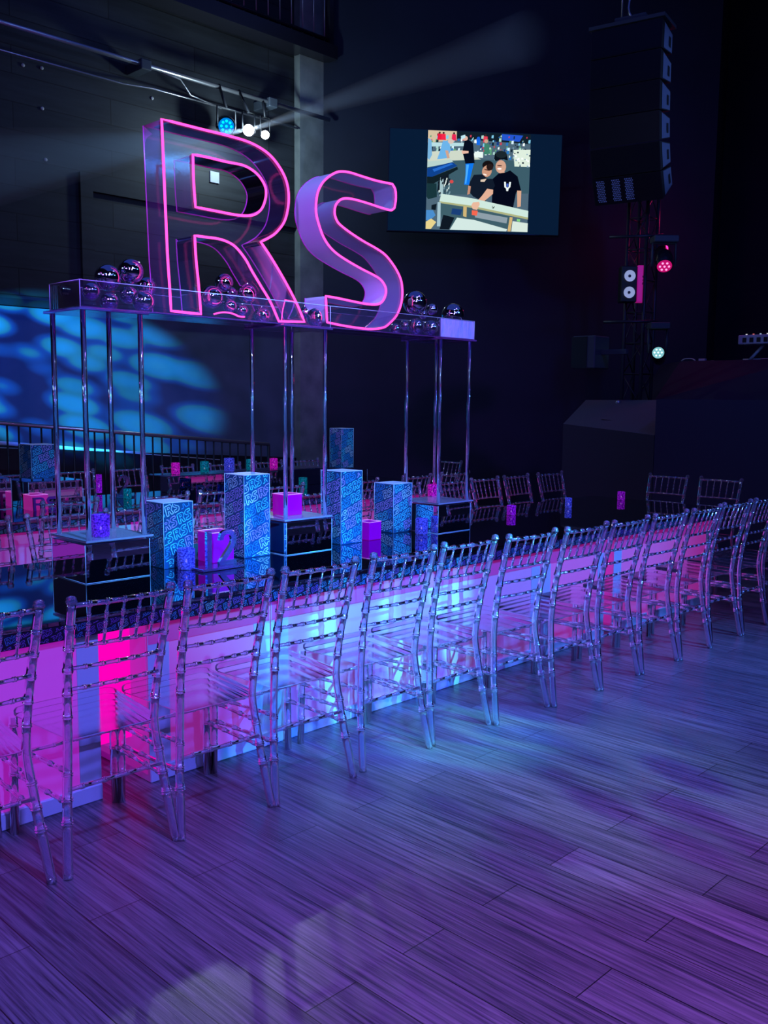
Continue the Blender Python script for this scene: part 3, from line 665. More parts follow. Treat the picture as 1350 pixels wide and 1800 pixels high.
for k, (x, nm) in enumerate(zip(ST0, ('left', 'middle', 'right'))):
    t = thing('rod_stand', 'tall four rod acrylic stand holding up the %s of the letter shelf' % ('left end', 'middle', 'right end')[k], 'stand', (x, SY, ZB), 0, 'acrylic rod stands')
    MB().bbox((0, 0, -0.004), (STW, SD, 0.006), 0.002).build('base_plate', M['frost'], t)
    MB().bbox((0, 0, ZT-ZB-0.008), (STW, SD, ZT-ZB+0.004), 0.002).build('top_plate', M['pinkedge'], t)
    e = 0.03
    for (i, j) in ((0, 0), (1, 0), (0, 1), (1, 1)):
        px, py = (STW-e if i else e), (SD-e if j else e)
        MB().tube([(px, py, 0.006), (px, py, ZT-ZB-0.008)], 0.0115, 12).build('rod', M['rod'], t)
# shelf tray
TR0, TR1, TY0, TY1, TRZ, TRH = 1.985, 4.645, 3.765, 4.04, 1.927, 0.118
t = thing('shelf_tray', 'long clear acrylic tray with low walls across the rod stands', 'shelf', (TR0, TY0, TRZ))
MB().bbox((0, 0, 0), (TR1-TR0, TY1-TY0, 0.008), 0.002).build('tray_floor', M['pinkedge'], t)
for (a, b, nm) in (((0, 0), (2.34, 0.005), 'front_wall'), ((0, TY1-TY0-0.005), (TR1-TR0, TY1-TY0), 'back_wall'), ((0, 0.005), (0.005, TY1-TY0-0.005), 'end_wall'), ((TR1-TR0-0.005, 0.005), (TR1-TR0, TY1-TY0-0.005), 'end_wall')):
    MB().box((a[0], a[1], 0.008), (b[0], b[1], TRH)).build(nm, M['wallsheet'], t)
wm = MB()
def edge(p, q): wm.tube([p, q], 0.0022, 6)
W_, D_ = TR1-TR0, TY1-TY0
for p, q in (((0, 0, TRH), (W_, 0, TRH)), ((0, D_, TRH), (W_, D_, TRH)), ((0, 0, TRH), (0, D_, TRH)), ((W_, 0, TRH), (W_, D_, TRH)), ((0, 0, 0), (0, 0, TRH)), ((0, D_, 0), (0, D_, TRH)), ((W_, 0, 0), (W_, 0, TRH)), ((1.44, 0, 0), (1.44, 0, TRH))): edge(p, q)
wm.build('bright_edges', M['lilac'], t)
M['truss'] = P('black_truss', (0.05, 0.05, 0.07), 0.4, 0.5)
M['blue_pink'] = noise_col(P('blue_pink_mottle', (0.5, 0.5, 0.9), 0.15), (0.45, 0.50, 0.95), (0.85, 0.55, 0.80), (3, 1, 1.2), 9, 3, 0.6)  # bumpy noise colour from blue to pink
MB().box((2.34, 0, 0.008), (W_, 0.005, TRH)).build('right_front_panel', M['blue_pink'], t)

# ------------------------------------------------------------------ letters
def letter(name, label, outer, inner, depth, side_mat, face_mat):
    xs = [p.x for p in outer]; zs = [p.y for p in outer]; x0, z0 = min(xs), min(zs)
    zoff = TRZ+0.009+0.0075
    t = thing(name, label, 'letter sign', (x0, LY, zoff))
    loc = lambda p, y: (p.x-x0, y, (p.y-z0))
    loops = [outer]+([inner] if inner else [])
    mb = MB()
    for lp in loops:
        n = len(lp); vs = [loc(p, 0) for p in lp]+[loc(p, depth) for p in lp]
        mb.add(vs, [(i, (i+1) % n, n+(i+1) % n, n+i) for i in range(n)], 0, True)
    mb.build('side_wall', side_mat, t)
    flatv = [p for lp in loops for p in lp]
    tris = tessellate_polygon([[Vector((p.x, p.y, 0)) for p in lp] for lp in loops])
    for nm, y in (('front_pane', 0.003), ('back_pane', depth-0.003)):
        MB().add([loc(p, y) for p in flatv], [tuple(q) for q in tris]).build(nm, face_mat, t)
    for lp in loops:
        MB().tube([loc(p, -0.006) for p in lp], 0.0062, 8, closed=True).build('neon_tube', M['neon'], t)
    mb = MB()
    for lp in loops: mb.tube([loc(p, depth) for p in lp], 0.0028, 6, closed=True)
    mb.build('back_rim', M['rim'], t)
    return t
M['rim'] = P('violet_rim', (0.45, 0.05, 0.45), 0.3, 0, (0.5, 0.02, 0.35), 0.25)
M['rwall'] = clear('clear_letter_wall', tint=(0.80, 0.74, 0.95), refr=0.0, body=0.10, bodycol=(0.75, 0.35, 0.85), fres=1.5, boost=0.05)
M['face'] = clear('clear_letter_face', tint=(0.97, 0.97, 1.0), refr=0.0, body=0.012, fres=1.35)
letter('neon_letter', 'big clear box letter R outlined in pink neon', RO, RI, 0.15, M['rwall'], M['face'])
letter('neon_letter', 'big lilac box letter S outlined in pink neon', SO, None, 0.165, M['lilac'], M['face'])
t = thing('power_cord', 'loose pink glowing cord lying on the tray between the legs of the R', 'cord', (0, 0, 0))
pts = [at(u, v, Y=3.80) for u, v in [(376, 552), (392, 549), (408, 551), (420, 556), (430, 557)]]
for q in pts: q.z = max(q.z, TRZ+0.014); 
MB().tube(curve(pts), 0.0045, 6).build('cord', M['neon'], t)
pts = [at(u, v, Y=3.86) for u, v in [(495, 563), (497, 545), (503, 520)]]
MB().tube(curve(pts), 0.003, 6).build('loose_end', M['neon'], t)

# ------------------------------------------------------------------ silver balls
balls = [(123, 512, 16.7, 3.93, 'left pile, at the far left end of the tray'), (160, 512, 15.5, 3.85, 'left pile, second from the left on the tray floor'), (189.6, 488, 23, 3.90, 'left pile, large, resting high on the left'),
 (230, 477, 22, 3.90, 'left pile, the topmost large one'), (192, 520, 16, 3.87, 'left pile, beneath the large left one'), (252, 521, 19.5, 3.84, 'left pile, rightmost beside the letter R'),
 (226, 518, 16, 3.93, 'left pile, small and dark in its middle'), (258, 504, 17, 3.98, 'left pile, rear right half hidden'),
 (372.2, 522, 20, 3.86, 'largest inside the gap between the legs of the R'), (394, 496.7, 16, 3.93, 'topmost inside the gap of the R'), (434.4, 515.6, 17, 3.88, 'upper right inside the gap of the R'),
 (461, 546.7, 14.5, 3.88, 'lower right by the slanted leg of the R'), (404.4, 537.8, 12, 3.86, 'small at the front of the pile under the R'), (425.5, 545.5, 11, 3.9, 'small at the floor of the pile under the R'), (407, 516, 11, 3.97, 'small at the back of the pile under the R'),
 (557.3, 551, 18, 3.87, 'between the letters R and S'), (538.5, 549, 11, 3.95, 'small one just left of the ball between the letters'), (512, 552, 10, 3.95, 'small one behind the foot of the R'),
 (729.3, 532.7, 21, 3.88, 'right pile, the topmost large one beside the S'), (759.3, 544, 10, 3.90, 'right pile, small on top at the right'), (731.3, 569, 15, 3.84, 'right pile, front left on the tray floor'),
 (757.3, 571.3, 14.5, 3.84, 'right pile, front right on the tray floor'), (694.7, 574, 10, 3.90, 'right pile, small against the foot of the S'), (796, 554, 20, 3.90, 'alone above the blue and pink panel at the right end'), (712, 572, 9, 3.95, 'right pile, small at its rear left'), (744, 553, 8, 3.95, 'right pile, tiny in its middle'), (775, 566, 8, 3.98, 'right pile, tiny by the blue and pink panel')]
for (u, v, rpx, Y, lb) in balls:
    p = at(u, v, Y=Y); dist = (p-Vector((0, 0, EYE))).dot(FWD); r_ = rpx/F_PX*dist
    z = max(p.z, TRZ+0.008+r_)
    if z-r_-(TRZ+0.008) < 0.025: z = TRZ+0.0082+r_
    tag(MB().sphere((0, 0, 0), r_, 32, 18).build('silver_ball', M['chrome'], None, (p.x, Y, z)), 'mirror silver ball, '+lb, 'ball', 'mirror silver balls on the letter shelf')

# ------------------------------------------------------------------ printed pillars
def pillar(label, x, y, w, h, z=TZ, seed=1, d=None):
    d = d or w
    t = thing('printed_pillar', label, 'pillar', (x, y, z+0.0005), 0, 'monogram printed pillars')
    mb = MB(); mb.bbox((0, 0, 0), (w, d, h-0.004), 0.0015)
    print_pattern(mb, (0, -0.0006, 0), (1, 0, 0), (0, 0, 1), w, h, seed=seed)
    print_pattern(mb, (-0.0006, d, 0), (0, -1, 0), (0, 0, 1), d, h, seed=seed+50, mats=(2, 2, 1, 3, 4))
    mb.build('wrap', [M['navy'], M['ink_c'], M['ink_l'], M['ink_w'], M['ink_b']], t)
    mb = MB(); mb.bbox((0, 0, h-0.004), (w, d, h), 0.001)
    mb.build('top_cap', M['whitecap'], t)
    mb = MB()
    for (px, py) in ((0, 0), (w, 0), (0, d)): mb.tube([(px, py, 0), (px, py, h)], 0.0012, 5)
    mb.build('edge_lines', M['ink_w'], t)
    return t
pillar('printed monogram pillar on the near table, leftmost and lowest at the left', 2.405, 3.815, 0.165, 0.318, seed=1)
pillar('tallest printed monogram pillar beside the clear number twelve', 2.872, 3.805, 0.165, 0.428, seed=2)
pillar('printed monogram pillar just right of the middle rod stand', 3.545, 3.806, 0.165, 0.415, seed=3)
pillar('shorter printed monogram pillar left of the right rod stand', 4.10, 3.93, 0.165, 0.305, seed=4)
# two on the far table, standing on mirrored plinths
def far_pillar(u_edge, v_top, Y, w_, hp, l1, l2, pw, pd, seed):
    q = at(u_edge, v_top, Y=Y); x = q.x; z0 = TZ+hp
    plinth('mirror_plinth', l2, x-0.05, Y-0.05, pw, pd, hp-0.0085, 'mirror plinths on the far table')
    pillar(l1, x, Y, w_, q.z-z0, z0, seed=seed)
    return x
xp = far_pillar(53.8, 782, 6.62, 0.19, 0.215, 'printed monogram pillar at the far left above a mirrored plinth', 'mirrored plinth under the far left printed pillar', 0.42, 0.40, 5)
plinth('mirror_plinth', 'dark mirrored plinth at the far left edge of the picture', xp-0.36, 6.70, 0.24, 0.3, 0.235, 'mirror plinths on the far table')
far_pillar(600, 753, 6.70, 0.165, 0.15, 'printed monogram pillar standing at the right end of the far table', 'mirrored plinth at the right end of the far table', 0.36, 0.34, 6)
# long mirrored riser on the far table
RB = at(293, 863, z=TZ)
t = thing('mirror_riser', 'long low mirrored riser with lanterns on it across the far table', 'riser', (4.45, 6.80, TZ))
MB().bbox((0, 0, 0.0005), (1.65, 0.30, 0.155), 0.002).build('mirror_box', M['mirror'], t)
MB().bbox((-0.1, -0.02, 0.155), (1.68, 0.32, 0.163), 0.002).build('top_sheet', M['sheet'], t)
t = thing('mirror_cube', 'small mirrored cube tinted as a blue reflection in front of the long riser', 'riser', (4.62, 6.35, TZ))
MB().bbox((0, 0, 0.0005), (0.16, 0.14, 0.10), 0.002).build('mirror_box', P('mirror_blue_reflection', (0.05, 0.35, 1.0), 0.03, 1.0), t)  # blue reflection put into the mirror's base colour

# ------------------------------------------------------------------ lanterns
def glass_mat(name, col, es):
    m = P(name, tuple(0.5*c+0.02 for c in col), 0.12, 0.0, col, es); nt = m.node_tree; N = nt.nodes; K = nt.links; b = N['Principled BSDF']
    tc = N.new('ShaderNodeTexCoord'); vo = N.new('ShaderNodeTexVoronoi'); vo.inputs['Scale'].default_value = 110; K.new(tc.outputs['Object'], vo.inputs['Vector'])
    cr = N.new('ShaderNodeValToRGB'); cr.color_ramp.elements[0].color = (*col, 1); cr.color_ramp.elements[1].position = 0.75; cr.color_ramp.elements[1].color = (col[0]*0.12, col[1]*0.12, col[2]*0.2, 1)
    K.new(vo.outputs['Distance'], cr.inputs[0]); K.new(cr.outputs[0], b.inputs['Emission Color']); K.new(cr.outputs[0], b.inputs['Base Color'])
    bp = N.new('ShaderNodeBump'); bp.inputs['Strength'].default_value = 0.6; bp.inputs['Distance'].default_value = 0.003; K.new(vo.outputs['Distance'], bp.inputs['Height']); K.new(bp.outputs[0], b.inputs['Normal'])
    b.inputs['Alpha'].default_value = 0.82
    return m
HUE = {'violet': (0.16, 0.03, 0.95), 'magenta': (0.75, 0.01, 0.55), 'teal': (0.0, 0.22, 0.28), 'blue': (0.08, 0.10, 0.85), 'clear': (0.16, 0.2, 0.6), 'purple': (0.38, 0.01, 0.75)}
GM = {k: glass_mat(k+'_mosaic_glass', v, 0.75) for k, v in HUE.items()}
M['flame'] = emit('candle_flame', (1.0, 0.75, 0.9), 6)
def lantern(hue, label, x, y, z, r, h, foot=False):
    t = thing('glass_lantern', label, 'candle holder', (x, y, z+0.0005), 0, 'mosaic glass candle holders')
    prof = [(r*0.9, 0.0), (r, 0.006), (r, h-0.004), (r*0.97, h), (r*0.93, h-0.003), (r*0.93, 0.008), (0, 0.007)]
    MB().lathe(prof, seg=24).build('glass', GM[hue], t)
    MB().lathe([(0, 0.0), (r*0.88, 0.0), (r*0.88, 0.006), (0, 0.0065)], seg=16).build('base', M['whitecap'], t)
    MB().lathe([(r*0.45, 0.008), (r*0.45, h*0.3), (0, h*0.3)], seg=14).build('candle', M['whitecap'], t)
    MB().lathe([(0, h*0.3), (0.005, h*0.36), (0.003, h*0.42), (0, h*0.5)], seg=8).build('flame', M['flame'], t)
    return t
def px_lantern(hue, label, u0, u1, vt, vb, z=TZ, Y=None):
    u = (u0+u1)/2
    p = at(u, vb, z=z) if Y is None else at(u, vb, Y=Y)
    d = (p-Vector((0, 0, EYE))).dot(FWD); r_ = (u1-u0)/2/F_PX*d; h = (vb-vt)/F_PX*d*1.0-r_*0.1
    return lantern(hue, label, p.x, p.y+r_, z, r_, h)
px_lantern('violet', 'violet mosaic candle glass on the base plate of the left rod stand', 170, 201, 904, 945, ZB+0.006)
px_lantern('blue', 'blue mosaic candle glass on the near table left of the clear number', 321, 352, 964, 1002)
px_lantern('magenta', 'magenta mosaic candle glass on the base plate of the right rod stand', 758, 775, 851, 873, ZB+0.006)
px_lantern('blue', 'clear blue mosaic candle glass in front of the right mirrored plinth', 738, 760, 911, 940)
px_lantern('purple', 'purple mosaic candle glass on the bare near tabletop, nearest of three', 897, 913, 888, 906)
px_lantern('blue', 'deep blue mosaic candle glass on the bare near tabletop, middle of three', 998, 1010, 875, 893)
px_lantern('purple', 'purple mosaic candle glass on the bare near tabletop, farthest of three', 1091, 1104, 864, 880)
RZ = TZ+0.1635
for hue, u0, u1, lb in (('magenta', 297, 312, 'magenta mosaic candle glass at the left end of the long riser'), ('teal', 352, 367, 'teal mosaic candle glass, left of the two teal ones on the long riser'), ('blue', 394, 412, 'large blue mosaic candle glass in the middle of the long riser'),
                        ('teal', 433, 447, 'teal mosaic candle glass, right of the two teal ones on the long riser'), ('magenta', 474, 488, 'magenta mosaic candle glass at the right end of the long riser')):
    p = at((u0+u1)/2, 825, Y=6.93); dd = (p-Vector((0, 0, EYE))).dot(FWD)
    x = max(4.45+0.05, min(p.x, 4.45+1.6)); lantern(hue, lb, x, 6.93, RZ, (u1-u0)/2/F_PX*dd, 0.10 if hue != 'blue' else 0.12)
px_lantern('teal', 'teal mosaic candle glass on the far table beside the clear figure', 221, 235, 859, 877)
px_lantern('teal', 'dark teal mosaic candle glass behind the magenta cube on the far table', 530, 545, 839, 860)
px_lantern('clear', 'pale blue candle glass on the far table behind the left rods', 132, 152, 858, 881)
px_lantern('purple', 'tall purple mosaic candle glass on the far table left of the clear figure', 172, 182, 834, 867)
px_lantern('purple', 'small purple candle glass on the far table right of the tall printed pillar', 639, 648, 830, 845)

def cube_lamp(label, x, y, z, w, h, col, es, rz=0.0):
    t = thing('cube_lantern', label, 'lantern', (x, y, z+0.0005), rz, 'glowing cube lanterns')
    m = P('cube_glass_'+label[:4].strip()+str(len(bpy.data.materials)), (col[0]*.6, col[1]*.6, col[2]*.6), 0.2, 0, col, es); m.node_tree.nodes['Principled BSDF'].inputs['Alpha'].default_value = 0.9
    mb = MB(); mb.bbox((-w/2, -w/2, 0), (w/2, w/2, h), 0.003); mb.build('glass', m, t)
    mb = MB()
    for sx in (-1, 1):
        mb.tube([(-w/2, sx*w/2, h+0.001), (w/2, sx*w/2, h+0.001)], 0.0018, 5); mb.tube([(sx*w/2, -w/2, h+0.001), (sx*w/2, w/2, h+0.001)], 0.0018, 5)
    mb.build('rim', M['pinkrim'], t)
    return t
M['pinkrim'] = P('pink_rim', (0.9, 0.4, 0.9), 0.2, 0, (0.9, 0.25, 0.8), 0.5)
cube_lamp('large glowing magenta cube lantern on the base plate of the middle rod stand', 3.235, 3.90, ZB+0.006, 0.115, 0.112, (0.50, 0.0, 0.48), 0.38)
cube_lamp('glowing purple cube lantern on the near tabletop right of the tall pillar', 3.83, 3.87, TZ, 0.105, 0.105, (0.30, 0.0, 0.52), 0.42, 0.05)
cube_lamp('glowing magenta cube lantern behind the clear number twelve', 2.735, 3.86, TZ, 0.13, 0.15, (0.30, 0.0, 0.50), 0.42)
cube_lamp('small pink cube lantern on the far table at the left edge', 3.06, 6.55, TZ, 0.13, 0.11, (0.5, 0.02, 0.35), 0.5)

# ------------------------------------------------------------------ clear table numbers
def digits(name, label, loc, text, h, depth=0.018, base=True, rz=0.0, mat=None, cat='table number'):
    t = thing(name, label, cat, loc, rz)
    mat = mat or M['num']
    one = [(0, 0), (.16, 0), (.16, 1), (0, 1)]
    two = [(.0, .72), (.14, .72), (.16, .82), (.25, .875), (.36, .85), (.42, .75), (.40, .62), (.30, .48), (.12, .26), (.0, .10), (.0, 0), (.58, 0), (.58, .14), (.22, .14), (.36, .30), (.52, .50), (.58, .66), (.58, .80), (.50, .93), (.36, 1.0), (.20, 1.0), (.06, .92)]
    zero = None; x = 0
    for ch_ in text:
        sh = one if ch_ == '1' else two; pl = [Vector(p) for p in sh]
        if ch_ == '2': pl = smooth_poly(pl, 60, 3)
        n = len(pl); vs = [(x+p.x*h, 0, p.y*h+0.014) for p in pl]+[(x+p.x*h, depth, p.y*h+0.014) for p in pl]
        tr = tessellate_polygon([[Vector((p.x, p.y, 0)) for p in pl]])
        mb = MB(); mb.add(vs, [(i, (i+1) % n, n+(i+1) % n, n+i) for i in range(n)]+[tuple(q) for q in tr]+[tuple(n+k for k in q[::-1]) for q in tr])
        mb.build('digit', mat, t); x += (0.42 if ch_ == '1' else 0.72)*h
    if base: MB().bbox((-0.05, -0.04, 0.0005), (x, 0.06, 0.0135), 0.002).build('base_slab', M['num'], t)
    return t
M['num'] = clear('clear_number_acrylic', tint=(0.55, 0.55, 0.75), refr=0.35, body=0.08, bodycol=(0.3, 0.35, 0.8), boost=0.12)
digits('table_number', 'clear acrylic table number 12 on a clear slab on the near table', (2.54, 3.655, TZ), '12', 0.17)
digits('table_number', 'clear acrylic table number 2 on the far table behind the left rods', (3.93, 6.9, TZ), '2', 0.17)
def rs_block(label, x, y, z, h, mat):
    t = thing('monogram_sign', label, 'sign', (x, y, z))
    for nm, loops in (('letter_r', GR), ('letter_s', GS)):
        off = 0 if nm == 'letter_r' else (GRW+0.05)*h
        tr = tessellate_polygon([[Vector((p[0], p[1], 0)) for p in lp] for lp in loops]); fl = [p for lp in loops for p in lp]; n = len(fl)
        mb = MB(); mb.add([(off+p[0]*h, 0, p[1]*h) for p in fl]+[(off+p[0]*h, 0.012, p[1]*h) for p in fl], [tuple(q) for q in tr]+[tuple(n+k for k in q) for q in tr])
        k0 = 0
        for lp in loops:
            m_ = len(lp); o_ = len(mb.v); mb.add([(off+p[0]*h, 0, p[1]*h) for p in lp]+[(off+p[0]*h, 0.012, p[1]*h) for p in lp], [(i, (i+1) % m_, m_+(i+1) % m_, m_+i) for i in range(m_)])
        mb.build(nm, mat, t)
    return t
rs_block('small clear monogram letters standing in front of the mirrored plinth at the far left', 2.98, 6.42, TZ+0.0005, 0.10, P('violet_clear', (0.3, 0.05, 0.4), 0.2))
rs_block('small clear monogram letters standing in front of the long mirrored riser', 4.50, 6.62, TZ+0.0005, 0.09, M['num'])
p = at(341, 972, z=TZ); 
tag(MB().sphere((0, 0, 0), 0.012, 16, 10).build('glass_bead', M['chrome'], None, (2.50, 3.78, TZ+0.0122)), 'tiny pearly ball behind the blue candle glass', 'ball')

# ------------------------------------------------------------------ the screen and the picture on it
def screen():
    TL, TRr, BR, BL = at(684, 224, d=12.75), at(990, 237, d=12.95), at(982.6, 414.8, d=12.95), at(679.6, 405.5, d=12.75)
    t = thing('wall_screen', 'large wall screen showing a picture of two people at a workshop', 'screen', (0, 0, 0))
    n = ((TRr-TL).cross(BL-TL)).normalized()
    if n.dot(FWD) < 0: n = -n
    back = n*0.06
    mb = MB(); v = [TL, TRr, BR, BL]
    mb.add([p for p in v]+[p+back for p in v], [(0,1,2,3),(4,7,6,5),(0,4,5,1),(1,5,6,2),(2,6,7,3),(3,7,4,0)])
    mb.build('casing', M['blackg'], t)
    def mapq(u, v_):   # 0..1 on the screen
        return TL.lerp(TRr, u).lerp(BL.lerp(BR, u), v_)
    mb = MB(); e = 0.006
    mb.add([mapq(e, e)-n*0.002, mapq(1-e, e)-n*0.002, mapq(1-e, 1-e)-n*0.002, mapq(e, 1-e)-n*0.002], [(0, 1, 2, 3)])
    mb.build('display', emit('dark_screen_glow', (0.0022, 0.011, 0.036), 1.0), t)
    mbw = MB()
    w0 = at(0, 0, d=1)
    MB().tube([mapq(.5, .5)+back, mapq(.5, .5)+back+n*0.5], 0.04, 8).build('wall_mount', M['black'], t)
    # picture: flat shapes in the picture's own coordinates (x, y from 0 to 1)
    X0, X1 = 0.222, 0.812
    cols = {}; mats = []
    def mi(c):
        if c not in cols: cols[c] = len(mats); mats.append(emit('picture_%02d' % len(mats), tuple((q/255.0)**2.2 for q in c), 1.2))
        return cols[c]
    pic = MB(); depth = [0]
    def pol(c, pts, crop=True):
        """pts in the picture's 1200 x 1180 frame"""
        depth[0] += 1; off = n*(-0.003-0.00006*depth[0])
        q = []
        for x, y in pts:
            u = min(1, max(0, x/1190.0)); v_ = min(1, max(0, y/1185.0)); q.append((u, v_))
        fl = [Vector((a_, b_, 0)) for a_, b_ in q]
        P3 = [mapq(X0+(X1-X0)*a_, 0.01+0.965*b_)+off for a_, b_ in q]
        pic.add(P3, [tuple(k) for k in tessellate_polygon([fl])], mi(c))
    def el(c, cx, cy, rx, ry, rot=0, k=16):
        pol(c, [(cx+rx*cos(2*pi*i/k)*cos(rot)-ry*sin(2*pi*i/k)*sin(rot), cy+rx*cos(2*pi*i/k)*sin(rot)+ry*sin(2*pi*i/k)*cos(rot)) for i in range(k)])
    pol((74, 96, 112), [(0, 0), (1190, 0), (1190, 1185), (0, 1185)])
    pol((196, 178, 150), [(0, 0), (330, 0), (330, 110), (0, 150)])
    pol((22, 34, 44), [(330, 0), (1190, 0), (1190, 120), (330, 90)])
    pol((38, 80, 190), [(850, 10), (1100, 20), (1060, 95), (860, 85)])
    rn = random.Random(4); pal = [(120, 190, 220), (200, 225, 235), (40, 110, 180), (190, 60, 80), (24, 40, 54), (90, 150, 110), (225, 235, 235), (30, 60, 120), (160, 200, 190)]
    for i in range(190):
        x = rn.uniform(0, 1180); y = rn.uniform(30, 340); s = rn.uniform(8, 28); pol(rn.choice(pal), [(x, y), (x+s, y-4), (x+s*.9, y+s*1.5), (x-3, y+s*1.4)])
    for x, y, c in ((110, 60, (215, 30, 60)), (155, 60, (225, 40, 70)), (275, 60, (215, 40, 80)), (640, 70, (210, 60, 80))):
        pol(c, [(x, y-20), (x+45, y-18), (x+50, y+55), (x-5, y+55)]); el((60, 40, 40), x+22, y-30, 12, 13)
    pol((170, 205, 210), [(0, 150), (420, 140), (420, 180), (0, 200)]); pol((190, 200, 185), [(0, 260), (400, 230), (620, 330), (600, 400), (0, 380)])
    pol((58, 86, 98), [(0, 380), (620, 330), (1190, 330), (1190, 720), (0, 780)])
    pol((215, 230, 225), [(540, 240), (640, 240), (640, 310), (540, 310)]); pol((205, 220, 205), [(990, 200), (1190, 190), (1190, 400), (1010, 400)])
    for i in range(26):
        x = rn.uniform(960, 1180); y = rn.uniform(130, 390); s = rn.uniform(10, 22); pol(rn.choice([(30, 46, 60), (235, 240, 240), (120, 150, 170)]), [(x, y), (x+s, y), (x+s, y+s), (x, y+s)])
    pol((110, 165, 205), [(0, 100), (40, 120), (50, 300), (20, 360), (0, 340)])
    pol((100, 165, 215), [(170, 130), (240, 120), (265, 230), (230, 330), (110, 350), (140, 250)]); el((200, 180, 170), 262, 130, 34, 28); pol((190, 150, 130), [(200, 240), (235, 240), (255, 330), (225, 335)])
    pol((60, 120, 100), [(650, 130), (710, 150), (715, 260), (650, 270)]); el((190, 150, 130), 670, 110, 22, 24)
    el((30, 90, 200), 580, 100, 24, 40); pol((25, 100, 215), [(560, 100), (600, 100), (600, 160), (560, 160)])
    # man in black shirt and jeans
    pol((14, 20, 34), [(420, 110), (460, 95), (520, 140), (545, 380), (440, 395), (400, 250)]); el((205, 165, 150), 425, 85, 32, 30); pol((175, 215, 225), [(375, 60), (425, 42), (430, 75), (385, 105)]); pol((215, 170, 150), [(390, 235), (470, 235), (470, 262), (395, 275)])
    pol((20, 110, 220), [(440, 390), (535, 380), (500, 560), (490, 640), (430, 640), (445, 520)]); pol((70, 160, 240), [(450, 400), (480, 398), (455, 630), (440, 630)])
    # blue cover tool left
    pol((170, 195, 190), [(0, 380), (270, 345), (300, 380), (0, 450)]); pol((20, 62, 130), [(0, 460), (290, 375), (345, 420), (60, 560), (0, 560)]); pol((40, 100, 190), [(60, 470), (270, 390), (300, 400), (80, 500)])
    pol((22, 34, 40), [(0, 560), (60, 560), (345, 430), (355, 460), (80, 640), (0, 640)]); pol((28, 52, 58), [(0, 640), (110, 640), (120, 800), (20, 830), (0, 800)])
    pol((22, 30, 40), [(140, 560), (250, 520), (250, 640), (160, 700), (120, 740)]); pol((150, 180, 185), [(150, 600), (190, 580), (190, 760), (150, 790)]); el((200, 70, 70), 285, 610, 22, 20)
    for i in range(22):
        x = rn.uniform(130, 270); y = rn.uniform(560, 780); pol(rn.choice([(200, 215, 210), (20, 26, 36), (110, 140, 150)]), [(x, y), (x+14, y+2), (x+8, y+30), (x-4, y+26)])
    # right man
    el((196, 150, 128), 850, 410, 62, 80); pol((16, 22, 30), [(775, 260), (830, 225), (910, 240), (930, 330), (850, 320), (790, 345), (770, 320)]); el((30, 40, 46), 850, 262, 66, 44)
    el((240, 225, 220), 835, 435, 26, 12); el((60, 34, 34), 835, 398, 30, 6); pol((206, 160, 138), [(830, 460), (890, 440), (900, 500), (840, 505)])
    pol((12, 16, 30), [(760, 560), (830, 490), (900, 480), (960, 450), (1050, 520), (1100, 700), (1040, 710), (1010, 900), (760, 860)])
    pol((200, 155, 130), [(1050, 690), (1100, 690), (1100, 880), (1060, 890)]); pol((225, 235, 235), [(895, 590), (915, 590), (920, 650), (935, 660), (950, 650), (955, 590), (975, 590), (970, 650), (950, 670), (945, 700), (925, 700), (920, 670), (900, 655)]); pol((60, 90, 190), [(925, 610), (945, 610), (945, 650), (925, 650)])
    # left man, arm on the beam
    el((26, 22, 24), 700, 400, 66, 58); el((190, 140, 116), 690, 470, 56, 72, 0.25); el((235, 222, 215), 668, 512, 24, 9, 0.3); el((60, 34, 34), 690, 455, 34, 6, 0.2); el((40, 30, 30), 722, 420, 40, 40)
    pol((22, 30, 44), [(540, 520), (640, 510), (700, 560), (760, 560), (790, 640), (760, 700), (700, 720), (690, 850), (540, 780), (470, 700), (500, 600)]); pol((205, 185, 165), [(620, 575), (690, 560), (665, 600), (620, 600)])
    pol((210, 162, 138), [(700, 680), (770, 690), (770, 740), (650, 850), (590, 830), (640, 770)]); pol((180, 130, 110), [(480, 650), (510, 660), (500, 750), (470, 760)])
    # beams
    pol((190, 215, 205), [(170, 760), (520, 800), (1190, 930), (1190, 1010), (520, 890), (150, 850)]); pol((160, 165, 120), [(150, 850), (520, 890), (1190, 1010), (1190, 1035), (520, 915), (150, 870)])
    pol((60, 88, 98), [(130, 870), (520, 915), (1000, 1010), (940, 1185), (300, 1185), (180, 1040)]); pol((30, 60, 110), [(300, 930), (420, 940), (400, 1010), (290, 1000)])
    pol((190, 165, 110), [(430, 900), (470, 905), (470, 1030), (430, 1020)]); pol((195, 165, 110), [(975, 1010), (1010, 1015), (990, 1185), (955, 1185)])
    pol((130, 145, 155), [(560, 960), (950, 1020), (940, 1090), (570, 1030)]); pol((195, 215, 210), [(360, 1040), (560, 1060), (950, 1160), (940, 1185), (280, 1185)]); pol((200, 215, 205), [(1010, 1060), (1190, 1080), (1190, 1185), (1000, 1185)])
    pol((215, 170, 145), [(540, 850), (610, 840), (620, 870), (590, 940), (540, 930), (520, 890)]); pol((225, 95, 75), [(530, 945), (600, 950), (590, 1010), (530, 1000)])
    pol((20, 28, 38), [(200, 1010), (330, 1040), (270, 1185), (160, 1185)]); pol((70, 130, 190), [(0, 960), (80, 960), (110, 1020), (40, 1090), (0, 1080)]); pol((215, 195, 130), [(0, 1100), (60, 1060), (120, 1100), (60, 1185), (0, 1185)]); pol((150, 180, 190), [(130, 860), (165, 860), (170, 1150), (130, 1150)])
    pol((20, 30, 40), [(60, 900), (120, 880), (110, 960), (60, 950)]); pol((35, 44, 40), [(765, 885), (772, 885), (770, 910), (790, 888), (796, 890), (785, 915), (765, 915)])
